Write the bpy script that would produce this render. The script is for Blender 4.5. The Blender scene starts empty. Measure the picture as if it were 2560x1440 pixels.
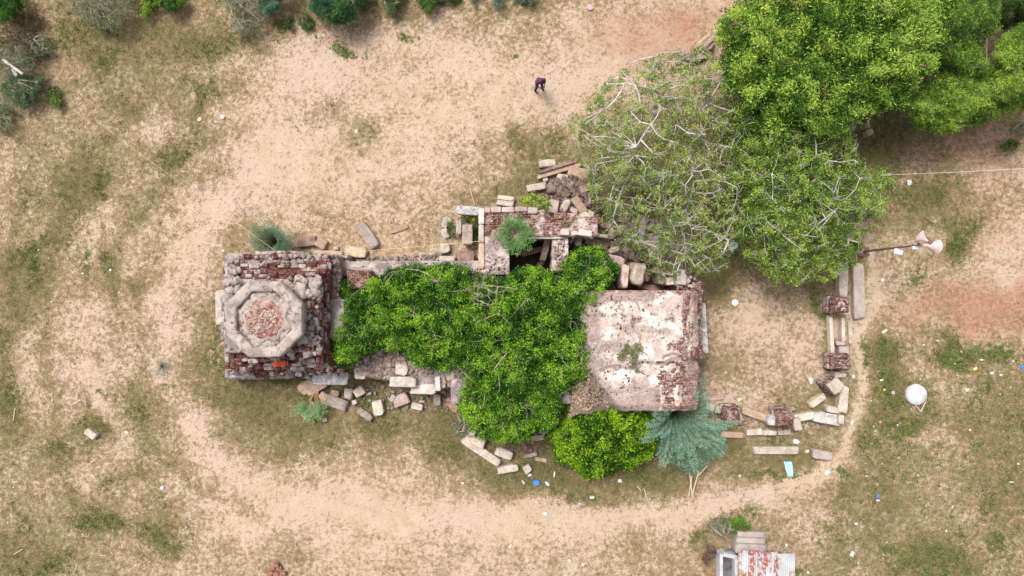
import bpy, math, random
import numpy as np
from mathutils import Vector

scene = bpy.context.scene
COL = scene.collection
PI = math.pi
R = math.radians

# ------------------------------------------------------------------ camera
H = 28.444                      # camera height over the ground, metres
F = 1706.667                    # focal length in pixels of a 2560 wide frame
cam = bpy.data.cameras.new("camera")
cam.sensor_width = 36.0
cam.lens = 24.0
cam.clip_start = 0.1
cam.clip_end = 2000
camo = bpy.data.objects.new("camera", cam)
camo.location = (0, 0, H)
camo.rotation_euler = (0, 0, 0)
COL.objects.link(camo)
scene.camera = camo

# ------------------------------------------------------------------ light
SUN_EL, SUN_AZ = 62.0, 320.0    # high sun behind thin cloud, from the upper left
world = bpy.data.worlds.new("World")
scene.world = world
world.use_nodes = True
wn = world.node_tree
wn.nodes.clear()
sky = wn.nodes.new("ShaderNodeTexSky")
sky.sky_type = 'NISHITA'
sky.sun_disc = False
sky.sun_elevation = R(SUN_EL)
sky.sun_rotation = R(SUN_AZ)
sky.dust_density = 4.0
sky.air_density = 1.0
hsv = wn.nodes.new("ShaderNodeHueSaturation")      # cloud veil: greyer than a clear sky
hsv.inputs["Saturation"].default_value = 0.25
bg = wn.nodes.new("ShaderNodeBackground")
bg.inputs["Strength"].default_value = 0.135
wo = wn.nodes.new("ShaderNodeOutputWorld")
wn.links.new(sky.outputs[0], hsv.inputs["Color"])
wn.links.new(hsv.outputs[0], bg.inputs[0])
wn.links.new(bg.outputs[0], wo.inputs[0])
sun = bpy.data.lights.new("sun", 'SUN')
sun.energy = 2.15
sun.angle = R(20)
sun.color = (1.0, 0.95, 0.88)
suno = bpy.data.objects.new("sun", sun)
az = R(SUN_AZ)
d = Vector((math.sin(az) * math.cos(R(SUN_EL)), math.cos(az) * math.cos(R(SUN_EL)), math.sin(R(SUN_EL))))
suno.rotation_euler = d.to_track_quat('Z', 'Y').to_euler()
suno.location = d * 60
COL.objects.link(suno)
scene.view_settings.view_transform = 'Standard'
scene.view_settings.look = 'None'
scene.view_settings.exposure = 0.62
scene.view_settings.gamma = 1
scene.render.engine = 'CYCLES'
scene.cycles.max_bounces = 6
scene.cycles.transparent_max_bounces = 4

# ------------------------------------------------------------------ helpers
def W(px, py, z=0.0):
    """plan position of a traced point that lies at height z"""
    k = (H - z) / F
    return ((px - 1280) * k, -(py - 720) * k, z)

def Wn(px, py, z):
    k = (H - z) / F
    return np.stack([(px - 1280) * k, -(py - 720) * k, z], axis=-1)

def M(pxlen, z=0.0):
    return pxlen * (H - z) / F

class VNoise:
    def __init__(s, seed):
        s.t = np.random.RandomState(seed).rand(64, 64, 64).astype(np.float32)
    def __call__(s, x, y, z=None):
        if z is None: z = np.zeros_like(x)
        xi = np.floor(x).astype(int); yi = np.floor(y).astype(int); zi = np.floor(z).astype(int)
        fx = x - xi; fy = y - yi; fz = z - zi
        fx = fx * fx * (3 - 2 * fx); fy = fy * fy * (3 - 2 * fy); fz = fz * fz * (3 - 2 * fz)
        r = 0
        for a in (0, 1):
            wa = fx if a else 1 - fx
            for b in (0, 1):
                wb = fy if b else 1 - fy
                for c in (0, 1):
                    wc = fz if c else 1 - fz
                    r = r + s.t[(xi + a) & 63, (yi + b) & 63, (zi + c) & 63] * wa * wb * wc
        return r
VN = VNoise(7)
def fbm(x, y, z=None, oct=4):
    x = np.asarray(x, float); y = np.asarray(y, float)
    z = np.zeros_like(x) if z is None else np.asarray(z, float)
    r = 0; a = 1; t = 0
    for i in range(oct):
        r = r + a * VN(x * 2 ** i + 17.3 * i, y * 2 ** i + 5.1 * i, z * 2 ** i + 9.7 * i); t += a; a *= .5
    return r / t

def np_mesh(name, V, Fq, mat, colors=None, smooth=False):
    """V (n,3), Fq (m,k) one face size, or list of such arrays"""
    if not isinstance(Fq, list): Fq = [Fq]
    me = bpy.data.meshes.new(name)
    me.vertices.add(len(V)); me.vertices.foreach_set("co", np.asarray(V, np.float32).ravel())
    tot = sum(f.size for f in Fq); nf = sum(len(f) for f in Fq)
    me.loops.add(tot); me.polygons.add(nf)
    me.loops.foreach_set("vertex_index", np.concatenate([f.ravel() for f in Fq]).astype(np.int32))
    sizes = np.concatenate([np.full(len(f), f.shape[1]) for f in Fq])
    st = np.concatenate([[0], np.cumsum(sizes)[:-1]]).astype(np.int32)
    me.polygons.foreach_set("loop_start", st)
    try: me.polygons.foreach_set("loop_total", sizes.astype(np.int32))
    except Exception: pass
    if smooth: me.polygons.foreach_set("use_smooth", np.ones(nf, bool))
    if colors is not None:
        at = me.color_attributes.new("Col", 'FLOAT_COLOR', 'POINT')
        at.data.foreach_set("color", np.asarray(colors, np.float32).ravel())
    me.update(calc_edges=True); me.validate()
    me.materials.append(mat)
    return me

def link(name, me, parent=None, loc=None):
    """V given in world coordinates; loc shifts the origin to the base of the thing"""
    o = bpy.data.objects.new(name, me)
    COL.objects.link(o)
    if parent is not None:
        o.parent = parent
        off = Vector(parent['_base']) if '_base' in parent.keys() else Vector((0, 0, 0))
        me.transform(__import__('mathutils').Matrix.Translation(-off))
    elif loc is not None:
        me.transform(__import__('mathutils').Matrix.Translation(-Vector(loc)))
        o.location = loc
    return o

def thing(name, label, cat, loc, group=None):
    o = bpy.data.objects.new(name, None)
    o.empty_display_size = .2
    COL.objects.link(o)
    o.location = loc
    o['label'] = label; o['category'] = cat; o['kind'] = 'thing'
    if group: o['group'] = group
    o['_base'] = tuple(loc)
    return o

def tag(o, label, cat, group=None, kind=None):
    o['label'] = label; o['category'] = cat
    if group: o['group'] = group
    o['kind'] = kind or 'thing'
    return o

# --- rounded rough block
_cache = {}
def cube_grid(n):
    if n in _cache: return _cache[n]
    idx = {}; V = []; Fc = []
    def vid(p):
        if p not in idx: idx[p] = len(V); V.append([2 * c / n - 1 for c in p])
        return idx[p]
    for ax in range(3):
        for s in (0, n):
            for i in range(n):
                for j in range(n):
                    def pt(u, v):
                        q = [0, 0, 0]; q[ax] = s; q[(ax + 1) % 3] = u; q[(ax + 2) % 3] = v
                        return tuple(q)
                    f = [vid(pt(i, j)), vid(pt(i + 1, j)), vid(pt(i + 1, j + 1)), vid(pt(i, j + 1))]
                    if s == 0: f.reverse()
                    Fc.append(f)
    _cache[n] = (np.array(V, float), np.array(Fc))
    return _cache[n]

def block(cx, cy, cz, L, Wd, Hh, ang=0, n=5, rnd=.12, rough=.04, seed=0, tilt=(0, 0), chip=0):
    """rough block, centre (cx,cy), base cz, sizes in metres; ang degrees ccw"""
    V0, Fc = cube_grid(n)
    V = V0.copy()
    # rounding: pull corners in
    rs = np.random.RandomState(seed)
    p = 1 / max(rnd, .02)
    nrm = (np.abs(V) ** p).sum(1) ** (1 / p)
    V = V / nrm[:, None]
    s = seed * 3.17
    dsp = np.stack([fbm(V[:, 0] * 1.3 + s + 11 * k, V[:, 1] * 1.3 + k, V[:, 2] * 1.3 + s, 3) - .5 for k in range(3)], 1)
    V = V + dsp * rough * 6
    # skew so that outlines are not perfect rectangles
    sk = rs.uniform(-.09, .09, 4) * min(1, rough * 18)
    V[:, 0] *= 1 + sk[0] * V[:, 1]; V[:, 1] *= 1 + sk[1] * V[:, 0]
    if chip:
        c = rs.choice([-1, 1], 2)
        k = np.clip((V[:, 0] * c[0] + V[:, 1] * c[1]) - (2 - chip), 0, 1)
        V[:, 0] -= c[0] * k * .6; V[:, 1] -= c[1] * k * .6
    V = V * np.array([L / 2, Wd / 2, Hh / 2]); 
    V[:, 2] += V[:, 0] * math.tan(R(tilt[0])) + V[:, 1] * math.tan(R(tilt[1]))
    a = R(ang); c_, s_ = math.cos(a), math.sin(a)
    X = V[:, 0] * c_ - V[:, 1] * s_ + cx; Y = V[:, 0] * s_ + V[:, 1] * c_ + cy
    return np.stack([X, Y, V[:, 2] + cz + Hh / 2], 1), Fc

class MB:
    def __init__(s): s.V = []; s.F = []; s.C = []; s.n = 0
    def add(s, vf, col=(1, 1, 1, 1)):
        V, Fc = vf
        s.V.append(V); s.F.append(Fc + s.n); s.n += len(V)
        c4 = np.array(col, float); c4[1] = .25 * c4[1]
        s.C.append(np.tile(c4, (len(V), 1)))
    def pix(s, x0, y0, x1, y1, z0, z1, n=8, rnd=.03, rough=.008, seed=0, ang=0, col=(1, 1, 1, 1)):
        a = W((x0 + x1) / 2, (y0 + y1) / 2, z1)
        s.add(block(a[0], a[1], z0, M(abs(x1 - x0), z1), M(abs(y1 - y0), z1), z1 - z0, ang, n, rnd, rough, seed), col)
    def mesh(s, name, mat, smooth=True):
        by = {}
        for f in s.F: by.setdefault(f.shape[1], []).append(f)
        return np_mesh(name, np.concatenate(s.V), [np.concatenate(v) for v in by.values()], mat, np.concatenate(s.C), smooth)

def tubes(segs, rad, sides=5):
    """segs (n,2,3), rad (n,2)"""
    segs = np.asarray(segs, float); rad = np.asarray(rad, float)
    d = segs[:, 1] - segs[:, 0]
    d = d / (np.linalg.norm(d, axis=1, keepdims=True) + 1e-9)
    up = np.where(np.abs(d[:, 2:3]) > .9, np.array([[1., 0, 0]]), np.array([[0, 0, 1.]]))
    u = np.cross(d, up); u /= np.linalg.norm(u, axis=1, keepdims=True) + 1e-9
    v = np.cross(d, u)
    th = np.arange(sides) * 2 * PI / sides
    ring = u[:, None, :] * np.cos(th)[None, :, None] + v[:, None, :] * np.sin(th)[None, :, None]
    A = segs[:, 0][:, None] + ring * rad[:, 0][:, None, None]
    B = segs[:, 1][:, None] + ring * rad[:, 1][:, None, None]
    V = np.concatenate([A, B], 1).reshape(-1, 3)
    n = len(segs); base = (np.arange(n) * 2 * sides)[:, None]
    i = np.arange(sides)[None]; j = (np.arange(sides)[None] + 1) % sides
    Fq = np.stack([base + i, base + j, base + sides + j, base + sides + i], -1).reshape(-1, 4)
    return V, Fq

def leaves(P, Dr, L, Wd, rs, upb=1.0):
    """rhombic leaves: base P, direction Dr"""
    n = len(P)
    Dr = Dr / (np.linalg.norm(Dr, axis=1, keepdims=True) + 1e-9)
    N = rs.normal(size=(n, 3)); N[:, 2] = np.abs(N[:, 2]) + upb * .55
    S = np.cross(Dr, N); S /= np.linalg.norm(S, axis=1, keepdims=True) + 1e-9
    L = L[:, None]; Wd = Wd[:, None]
    V = np.stack([P, P + Dr * L * .45 + S * Wd * .5, P + Dr * L, P + Dr * L * .45 - S * Wd * .5], 1).reshape(-1, 3)
    return V, np.arange(4 * n).reshape(n, 4)

# ------------------------------------------------------------------ materials
def nt(name):
    m = bpy.data.materials.new(name); m.use_nodes = True
    t = m.node_tree; t.nodes.clear()
    o = t.nodes.new("ShaderNodeOutputMaterial"); b = t.nodes.new("ShaderNodeBsdfPrincipled")
    t.links.new(b.outputs[0], o.inputs[0])
    b.inputs["Roughness"].default_value = .9
    b.inputs["Specular IOR Level"].default_value = .15
    return m, t, b
class NB:
    def __init__(s, t): s.t = t
    def n(s, typ, **k):
        x = s.t.nodes.new(typ)
        for a, v in k.items(): setattr(x, a, v)
        return x
    def l(s, a, b): s.t.links.new(a, b)
    def pos(s):
        return s.n("ShaderNodeNewGeometry").outputs["Position"]
    def noise(s, vec, scale, detail=4, rough=.55, off=0, dist=0):
        if off:
            mp = s.n("ShaderNodeMapping"); mp.inputs["Location"].default_value = (off, off * .7, off * .3)
            s.l(vec, mp.inputs[0]); vec = mp.outputs[0]
        x = s.n("ShaderNodeTexNoise"); x.inputs["Scale"].default_value = scale
        x.inputs["Detail"].default_value = detail; x.inputs["Roughness"].default_value = rough
        x.inputs["Distortion"].default_value = dist
        s.l(vec, x.inputs["Vector"]); return x.outputs["Fac"]
    def ramp(s, fac, lo, hi):
        x = s.n("ShaderNodeMapRange"); x.interpolation_type = 'SMOOTHSTEP'
        x.inputs["From Min"].default_value = lo; x.inputs["From Max"].default_value = hi
        s.l(fac, x.inputs["Value"]); return x.outputs[0]
    def math(s, op, a, b=None):
        x = s.n("ShaderNodeMath", operation=op)
        for i, v in enumerate((a, b)):
            if v is None: continue
            if isinstance(v, (int, float)): x.inputs[i].default_value = v
            else: s.l(v, x.inputs[i])
        return x.outputs[0]
    def mix(s, f, a, b):
        x = s.n("ShaderNodeMix", data_type='RGBA')
        if isinstance(f, (int, float)): x.inputs[0].default_value = f
        else: s.l(f, x.inputs[0])
        for i, v in ((6, a), (7, b)):
            if isinstance(v, tuple): x.inputs[i].default_value = (*v[:3], 1)
            else: s.l(v, x.inputs[i])
        return x.outputs[2]
    def mul(s, a, b):
        x = s.n("ShaderNodeMix", data_type='RGBA', blend_type='MULTIPLY'); x.inputs[0].default_value = 1
        for i, v in ((6, a), (7, b)):
            if isinstance(v, tuple): x.inputs[i].default_value = (*v[:3], 1)
            else: s.l(v, x.inputs[i])
        return x.outputs[2]
    def bump(s, bsdf, h, dist, strength=1):
        x = s.n("ShaderNodeBump"); x.inputs["Distance"].default_value = dist; x.inputs["Strength"].default_value = strength
        s.l(h, x.inputs["Height"]); s.l(x.outputs[0], bsdf.inputs["Normal"])

ATTR_STONE = ('rubble_pink', 'rubble_brown', 'rubble_grey', 'rubble_tan', 'rubble_red')
def stone_mat(name, base, light, dark, stain=.4, sc=3.0):
    m, t, b = nt(name); q = NB(t); p = q.pos()
    oi = q.n("ShaderNodeObjectInfo")
    c = q.mix(q.ramp(q.noise(p, sc, 6, .65), .38, .62), base, light)
    c = q.mix(q.math('MULTIPLY', q.ramp(q.noise(p, sc * 2.6, 8, .72, 31), .50, .68), stain), c, dark)
    c = q.mix(q.math('MULTIPLY', q.ramp(q.noise(p, sc * 7, 6, .75, 77), .52, .66), .6 * stain + .1), c, dark)
    v = q.math('ADD', q.math('MULTIPLY', oi.outputs["Random"], .35), .78)
    cb = q.n("ShaderNodeCombineColor"); 
    for i in range(3): q.l(v, cb.inputs[i])
    c = q.mul(c, cb.outputs[0])
    if name in ATTR_STONE:
        at = q.n("ShaderNodeAttribute"); at.attribute_name = "Col"
        cr = q.n("ShaderNodeMapRange"); sp = q.n("ShaderNodeSeparateColor"); q.l(at.outputs["Color"], sp.inputs[0]); q.l(sp.outputs[0], cr.inputs[0])
        cr.inputs[1].default_value = 0; cr.inputs[2].default_value = 1; cr.inputs[3].default_value = 1.35; cr.inputs[4].default_value = .45
        cc = q.n("ShaderNodeCombineColor")
        for i in range(3): q.l(cr.outputs[0], cc.inputs[i])
        c = q.mul(c, cc.outputs[0])
    q.l(c, b.inputs["Base Color"])
    q.bump(b, q.noise(p, sc * 5, 9, .75, 5), .06)
    return m

def masonry_mat(name, plaster=(.50, .44, .40), grey=(.20, .17, .165), dark=(.045, .03, .03), brick=(.23, .075, .05),
                mortar=(.48, .34, .28), t_brick=.5, t_dark=.58, t_grey=.5, pattern=True, bs=4.2, use_attr=False, pit=.05):
    m, t, b = nt(name); q = NB(t); p = q.pos()
    warp = q.noise(p, 2.2, 3, .6, 3)
    c = q.mix(q.ramp(q.noise(p, 1.6, 7, .68, 13, .3), t_grey - .07, t_grey + .09), plaster, grey)
    if pattern:
        br = q.n("ShaderNodeTexBrick"); br.inputs["Scale"].default_value = bs
        br.inputs["Mortar Size"].default_value = .05; br.inputs["Brick Width"].default_value = .75; br.inputs["Row Height"].default_value = .42
        br.inputs["Color1"].default_value = (*brick, 1); br.inputs["Color2"].default_value = (brick[0] * .55, brick[1] * .6, brick[2] * .7, 1)
        br.inputs["Mortar"].default_value = (*mortar, 1); br.inputs["Mortar Smooth"].default_value = .3
        nz = q.n("ShaderNodeTexNoise"); nz.inputs["Scale"].default_value = 5; q.l(p, nz.inputs["Vector"])
        mx = q.n("ShaderNodeVectorMath", operation='SCALE'); mx.inputs["Scale"].default_value = .10; q.l(nz.outputs["Color"], mx.inputs[0])
        ad = q.n("ShaderNodeVectorMath", operation='ADD'); q.l(p, ad.inputs[0]); q.l(mx.outputs[0], ad.inputs[1])
        q.l(ad.outputs[0], br.inputs["Vector"])
        bc = q.mix(q.ramp(q.noise(p, 6, 6, .75, 241), .42, .60), br.outputs["Color"], tuple(x * .42 for x in brick))
        bc = q.mix(q.math('MULTIPLY', q.ramp(q.noise(p, 3.2, 7, .75, 341), .50, .60), .8), bc, mortar)
    else:
        bc = q.mix(q.ramp(q.noise(p, 9, 6, .75, 41), .4, .62), brick, tuple(x * .45 for x in brick))
    f = q.math('ADD', q.math('MULTIPLY', q.noise(p, 1.5, 8, .72, 51, .4), .72), q.math('MULTIPLY', q.noise(p, 7, 6, .75, 151), .28))
    if use_attr:
        at = q.n("ShaderNodeAttribute"); at.attribute_name = "Col"
        sp = q.n("ShaderNodeSeparateColor"); q.l(at.outputs["Color"], sp.inputs[0])
        f = q.math('ADD', f, q.math('MULTIPLY', q.math('SUBTRACT', sp.outputs[0], .5), .5))
    c = q.mix(q.ramp(f, t_brick - .03, t_brick + .06), c, bc)
    c = q.mix(q.ramp(q.noise(p, 5.5, 8, .75, 91, .5), t_dark - .06, t_dark + .08), c, dark)
    if use_attr:
        dn_ = q.math('ADD', q.math('MULTIPLY', sp.outputs[1], .42), q.math('ADD', q.math('MULTIPLY', q.noise(p, 2.4, 8, .75, 441), .6), q.math('MULTIPLY', q.noise(p, 15, 5, .8, 541), .4)))
        c = q.mix(q.math('MULTIPLY', q.ramp(dn_, .63, .82), .85), c, q.mix(q.ramp(q.noise(p, 9, 6, .75, 641), .45, .6), (.25, .165, .135), (.33, .27, .245)))
        c = q.mix(q.math('MULTIPLY', q.ramp(q.math('ADD', q.noise(p, 3.4, 9, .8, 741), q.math('MULTIPLY', sp.outputs[1], .05)), .60, .66), .75), c, (.10, .075, .07))
    c = q.mix(q.math('MULTIPLY', q.ramp(q.noise(p, 14, 5, .8, 19), .54, .66), .75), c, plaster)
    q.l(c, b.inputs["Base Color"])
    q.bump(b, q.noise(p, 11, 8, .75, 8), pit)
    return m

def leaf_mat(name, trans=.22):
    m, t, b = nt(name); q = NB(t)
    at = q.n("ShaderNodeAttribute"); at.attribute_name = "Col"
    q.l(at.outputs["Color"], b.inputs["Base Color"])
    b.inputs["Roughness"].default_value = .6
    tr = q.n("ShaderNodeBsdfTranslucent"); q.l(q.mul(at.outputs["Color"], (1.3, 1.25, .6)), tr.inputs[0])
    mx = q.n("ShaderNodeMixShader"); mx.inputs[0].default_value = trans
    q.l(b.outputs[0], mx.inputs[1]); q.l(tr.outputs[0], mx.inputs[2])
    out = [n for n in t.nodes if n.type == 'OUTPUT_MATERIAL'][0]
    q.l(mx.outputs[0], out.inputs[0])
    return m

def plain(name, col, rough=.7, var=.25, sc=8, metal=0):
    m, t, b = nt(name); q = NB(t); p = q.pos()
    c = q.mix(q.ramp(q.noise(p, sc, 5, .6), .35, .65), tuple(x * (1 - var) for x in col), tuple(min(1, x * (1 + var)) for x in col))
    q.l(c, b.inputs["Base Color"]); b.inputs["Roughness"].default_value = rough; b.inputs["Metallic"].default_value = metal
    return m

LEAF = leaf_mat("leaf")
BARK_PALE = plain("bark_pale", (.47, .415, .39), .9, .25, 6)
BARK_DARK = plain("bark_brown", (.16, .11, .08), .9, .3, 6)
TWIG_DRY = plain("twig_dry", (.36, .30, .23), .9, .3, 4)
ST = {
 'cream': stone_mat("stone_cream", (.52, .43, .345), (.66, .58, .49), (.20, .15, .12), .55),
 'white': stone_mat("stone_limewashed", (.52, .45, .40), (.68, .62, .57), (.24, .18, .17), .5),
 'pinkgrey': stone_mat("stone_pink_grey", (.43, .35, .31), (.54, .455, .41), (.20, .155, .14), .45),
 'grey': stone_mat("stone_grey", (.37, .305, .255), (.49, .415, .355), (.16, .12, .10), .6),
 'tan': stone_mat("stone_tan", (.42, .29, .20), (.54, .42, .32), (.17, .11, .08), .45),
 'pink': stone_mat("stone_pinkish", (.44, .31, .27), (.56, .45, .41), (.18, .10, .09), .45),
 'brown': stone_mat("stone_brown", (.20, .13, .105), (.34, .24, .20), (.055, .035, .03), .6),
 'red': stone_mat("brick_rubble_stone", (.24, .10, .075), (.42, .27, .22), (.07, .035, .03), .5),
 'black': stone_mat("stone_stained_grey", (.34, .32, .33), (.60, .57, .56), (.06, .055, .06), .9),
}
RB = {
 'pink': stone_mat("rubble_pink", (.44, .31, .27), (.60, .48, .43), (.16, .08, .07), .5, 5),
 'brown': stone_mat("rubble_brown", (.20, .13, .105), (.36, .26, .22), (.055, .035, .03), .6, 5),
 'grey': stone_mat("rubble_grey", (.34, .28, .24), (.46, .40, .35), (.11, .09, .085), .5, 5),
 'tan': stone_mat("rubble_tan", (.42, .29, .20), (.54, .42, .32), (.17, .11, .08), .45, 5),
 'red': stone_mat("rubble_red", (.26, .12, .09), (.44, .30, .25), (.07, .035, .03), .5, 5)}
BRICK = masonry_mat("brick_masonry", t_brick=.36, t_dark=.56, bs=6.5, pattern=True, pit=.04)

# ------------------------------------------------------------------ ground
# cover of dry grass over sand, surveyed every 100 px (=1.67 m) of the plan: rows north to south
GR = """
86787666876666543217788888
75787753233223322136888877
75666643222322212346888876
65544643343322334667777854
56765432222236667777778443
57755333333355776777777864
66544455433445666777776572
76565365554455566676564322
64444566555555555532335333
53344667777666666633348666
74345688877777666644668766
65645467666888888887768656
56464333333468777755577667
66666322222332334553356667
76555445333333344566567877
"""
gr = np.array([[int(c) for c in r] for r in GR.split()], float) / 9.0
def survey(px, py):
    x = np.clip(px / 100, 0, 24.999); y = np.clip(py / 100, 0, 13.999)
    xi = x.astype(int); yi = y.astype(int); fx = x - xi; fy = y - yi
    fx = fx * fx * (3 - 2 * fx); fy = fy * fy * (3 - 2 * fy)
    return (gr[yi, xi] * (1 - fx) * (1 - fy) + gr[yi, xi + 1] * fx * (1 - fy) + gr[yi + 1, xi] * (1 - fx) * fy + gr[yi + 1, xi + 1] * fx * fy)
def blobs(px, py, lst):
    r = np.zeros_like(px)
    for (cx, cy, rx, ry, ang, amp) in lst:
        a = R(ang); dx = px - cx; dy = -(py - cy)
        u = (dx * math.cos(a) + dy * math.sin(a)) / rx; v = (-dx * math.sin(a) + dy * math.cos(a)) / ry
        r = np.maximum(r, amp * np.exp(-(u * u + v * v) * 1.2))
    return r
def seg_dist(px, py, pts):
    r = np.full_like(px, 1e9)
    for (x0, y0), (x1, y1) in zip(pts[:-1], pts[1:]):
        dx, dy = x1 - x0, y1 - y0
        t = np.clip(((px - x0) * dx + (py - y0) * dy) / (dx * dx + dy * dy), 0, 1)
        r = np.minimum(r, np.hypot(px - x0 - t * dx, py - y0 - t * dy))
    return r
# darker, denser swathes of olive grass
DENSE = [(1320,362,75,30,0,.95),(560,90,60,40,0,.7),(640,130,40,20,0,.6),(230,170,40,35,0,.8),(470,100,80,35,0,.7),(290,115,120,35,0,.6),(500,240,50,35,60,.75),(410,385,90,28,35,.8),(245,470,45,45,40,.8),
 (180,430,40,30,0,.7),(130,620,50,22,50,.8),(20,650,45,40,0,.8),(290,640,28,45,0,.85),(85,700,28,45,-20,.8),(215,710,20,40,-10,.7),
 (50,770,30,40,0,.7),(370,690,40,18,0,.6),(440,440,40,25,20,.5),(580,210,60,18,20,.5),(225,1050,30,50,10,.85),(250,1300,60,28,-10,.85),
 (380,1340,60,32,-10,.85),(100,1400,110,45,0,.7),(120,1110,50,60,0,.5),(350,1170,60,40,-40,.6),(340,1000,60,40,-50,.55),(160,1240,40,30,0,.6),
 (620,1010,90,70,-20,.85),(760,1075,110,40,0,.75),(950,1080,110,35,0,.65),(1120,1100,60,50,-40,.85),(600,940,60,60,0,.7),(520,880,40,120,0,.5),
 (1340,1200,130,45,0,.8),(1500,1190,160,40,0,.75),(1620,1190,90,50,0,.85),(1230,1180,60,40,-30,.7),(1800,1130,120,50,0,.7),(2000,1140,110,35,0,.8),
 (1460,360,0.1,0.1,0,0),(1320,355,80,40,0,.85),(1270,450,110,55,20,.75),(1390,340,60,30,0,.5),(2310,480,90,70,0,.8),(2420,590,60,50,40,.8),
 (2230,960,60,120,0,.8),(2300,1060,60,30,0,.8),(2420,870,70,40,0,.85),(2230,870,50,35,0,.85),(2350,1410,100,40,0,.85),(2100,640,60,60,0,.8),
 (2500,1100,120,200,0,.55),(2150,1250,200,90,0,.5),(2060,700,15,120,0,.8),(2160,900,12,160,0,.6),(2060,860,14,140,0,.7),(840,780,60,80,0,.6),
 (1850,1310,110,40,0,.7),(1590,1320,60,35,20,.6),(2210,340,70,110,0,1.0),(2200,220,80,60,0,.9),(1700,590,300,130,0,.8),(520,1010,70,50,0,.6),
 (20,1000,30,160,0,.6),(2380,300,160,40,0,.5),(300,250,80,30,20,.5),(900,320,80,30,0,.4),(1780,700,50,60,0,.8),(1800,900,80,60,0,.45)]
FRESH = [(1330,372,60,16,0,.45),(700,95,40,14,0,.5),(560,110,20,18,0,.6),(500,215,60,16,-40,.7),(440,385,60,14,35,.7),(250,470,24,30,0,.6),(220,650,20,40,10,.6),(90,668,26,45,-20,.8),(290,650,14,36,0,.8),(160,480,20,12,0,.7),(255,1310,62,22,-8,.9),(385,1350,55,22,-10,.85),(860,110,50,22,-20,.9),
 (990,102,36,12,0,.8),(700,60,30,14,0,.7),(20,700,18,16,0,.7),(430,980,20,14,0,.7),(265,980,18,12,0,.7),(560,880,14,90,0,.6),(590,720,14,40,0,.6),
 (2330,480,30,70,0,.6),(2400,600,40,40,0,.85),(2240,870,50,40,0,.95),(2420,870,70,40,0,.9),(2210,960,30,80,0,.85),(2290,1070,60,30,0,.7),
 (2100,1170,40,20,0,.7),(1930,1165,110,12,0,.8),(2150,880,14,50,0,.8),(2060,770,10,80,0,.75),(1620,1170,80,20,0,.6),(700,945,60,12,0,.8),
 (790,945,20,16,0,.8),(960,1000,90,30,0,.5),(2250,1100,60,60,0,.6),(2500,870,40,30,0,.8),(2350,1400,90,30,0,.6),(2230,1380,16,12,0,.8),(2470,1350,24,40,20,.6),
 (1740,1330,30,18,0,.6),(930,1010,110,26,0,.75),(1290,1165,90,30,0,.5),(1560,1195,120,14,0,.6),(1850,1315,60,16,0,.9),(2000,1430,40,14,0,.7),(30,1420,40,30,0,.5),(500,230,30,20,50,.6),(1350,150,16,10,0,.5),(2380,1345,16,16,0,.7),
 (2290,700,40,30,0,.6),(620,850,0.1,0.1,0,0),(250,180,26,22,0,.7),(1290,130,14,8,0,.7),(95,1020,8,8,0,.7),(2200,300,60,80,0,.35),(2090,1330,90,60,0,.3)]
RED = [(420,40,330,45,0,.65),(120,230,90,120,0,.4),(2450,760,260,80,5,1.2),(2420,350,240,120,0,.75),(1700,40,200,90,0,.75),(2300,640,200,60,0,.3),(2480,560,120,120,0,.5),(1850,230,160,100,0,.6),(2560,770,150,60,0,1.1),(2350,800,120,40,0,.5),(1730,80,90,90,0,.95),(1620,90,220,120,0,.7),(1480,250,150,110,0,.35),
 (2300,310,200,50,0,.8),(2420,410,180,110,0,.65),(2260,200,60,70,0,1.0),(2540,300,60,60,0,.8),(80,40,60,50,0,.85),(130,160,80,60,0,.6),(180,60,60,40,0,.5),
 (680,60,60,40,0,.7),(820,90,90,20,0,.5),(1000,620,180,30,0,.6),(1150,560,60,60,0,.3),(990,20,300,25,0,.5),(1340,400,60,30,0,.3),(1850,230,100,60,0,.6),
 (1700,560,200,150,0,.6),(1770,1400,60,50,0,.9),(2530,870,40,18,0,.6),(1300,20,300,25,0,.4)]
STRAW = [(620,570,110,50,20,.8),(900,590,260,45,0,.75),(1100,520,160,40,0,.6),(1200,500,100,50,20,.6),(450,700,40,100,0,.5),(800,1000,60,60,0,.3),
 (560,880,50,160,0,.5),(1250,560,60,50,0,.5),(1330,1230,130,30,0,.7),(1560,1230,150,25,0,.6),(60,90,100,110,0,.8),(200,60,200,60,0,.7),(620,90,100,40,0,.5),
 (2400,380,160,40,0,.6),(1780,1390,50,60,0,.9),(2520,480,60,60,0,.6)]
PATH = [(2150,560),(2180,660),(2185,760),(2140,850),(2160,960),(2140,1060),(2110,1130),(2050,1180),(1900,1240),(1700,1290),(1500,1300),(1300,1290)]
TRACKS = [([(720,330),(560,500),(455,640),(410,780),(425,950),(520,1130),(700,1250),(1000,1300),(1300,1300)], 42, -.22),
 ([(330,420),(240,560),(200,750),(225,950),(330,1150)], 24, -.14), ([(950,250),(1150,260),(1400,230),(1650,120)], 70, -.10),
 ([(330,280),(215,410),(150,560),(120,700),(105,900),(150,1060)], 20, .22), ([(560,330),(425,420),(320,560),(285,680),(300,820)], 18, .18),
 ([(500,560),(375,640),(350,800),(370,960),(450,1120)], 14, .14), ([(330,960),(360,1080),(480,1215),(650,1290)], 20, .16), ([(60,480),(30,640),(20,800),(10,1000)], 22, .15)]
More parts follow.
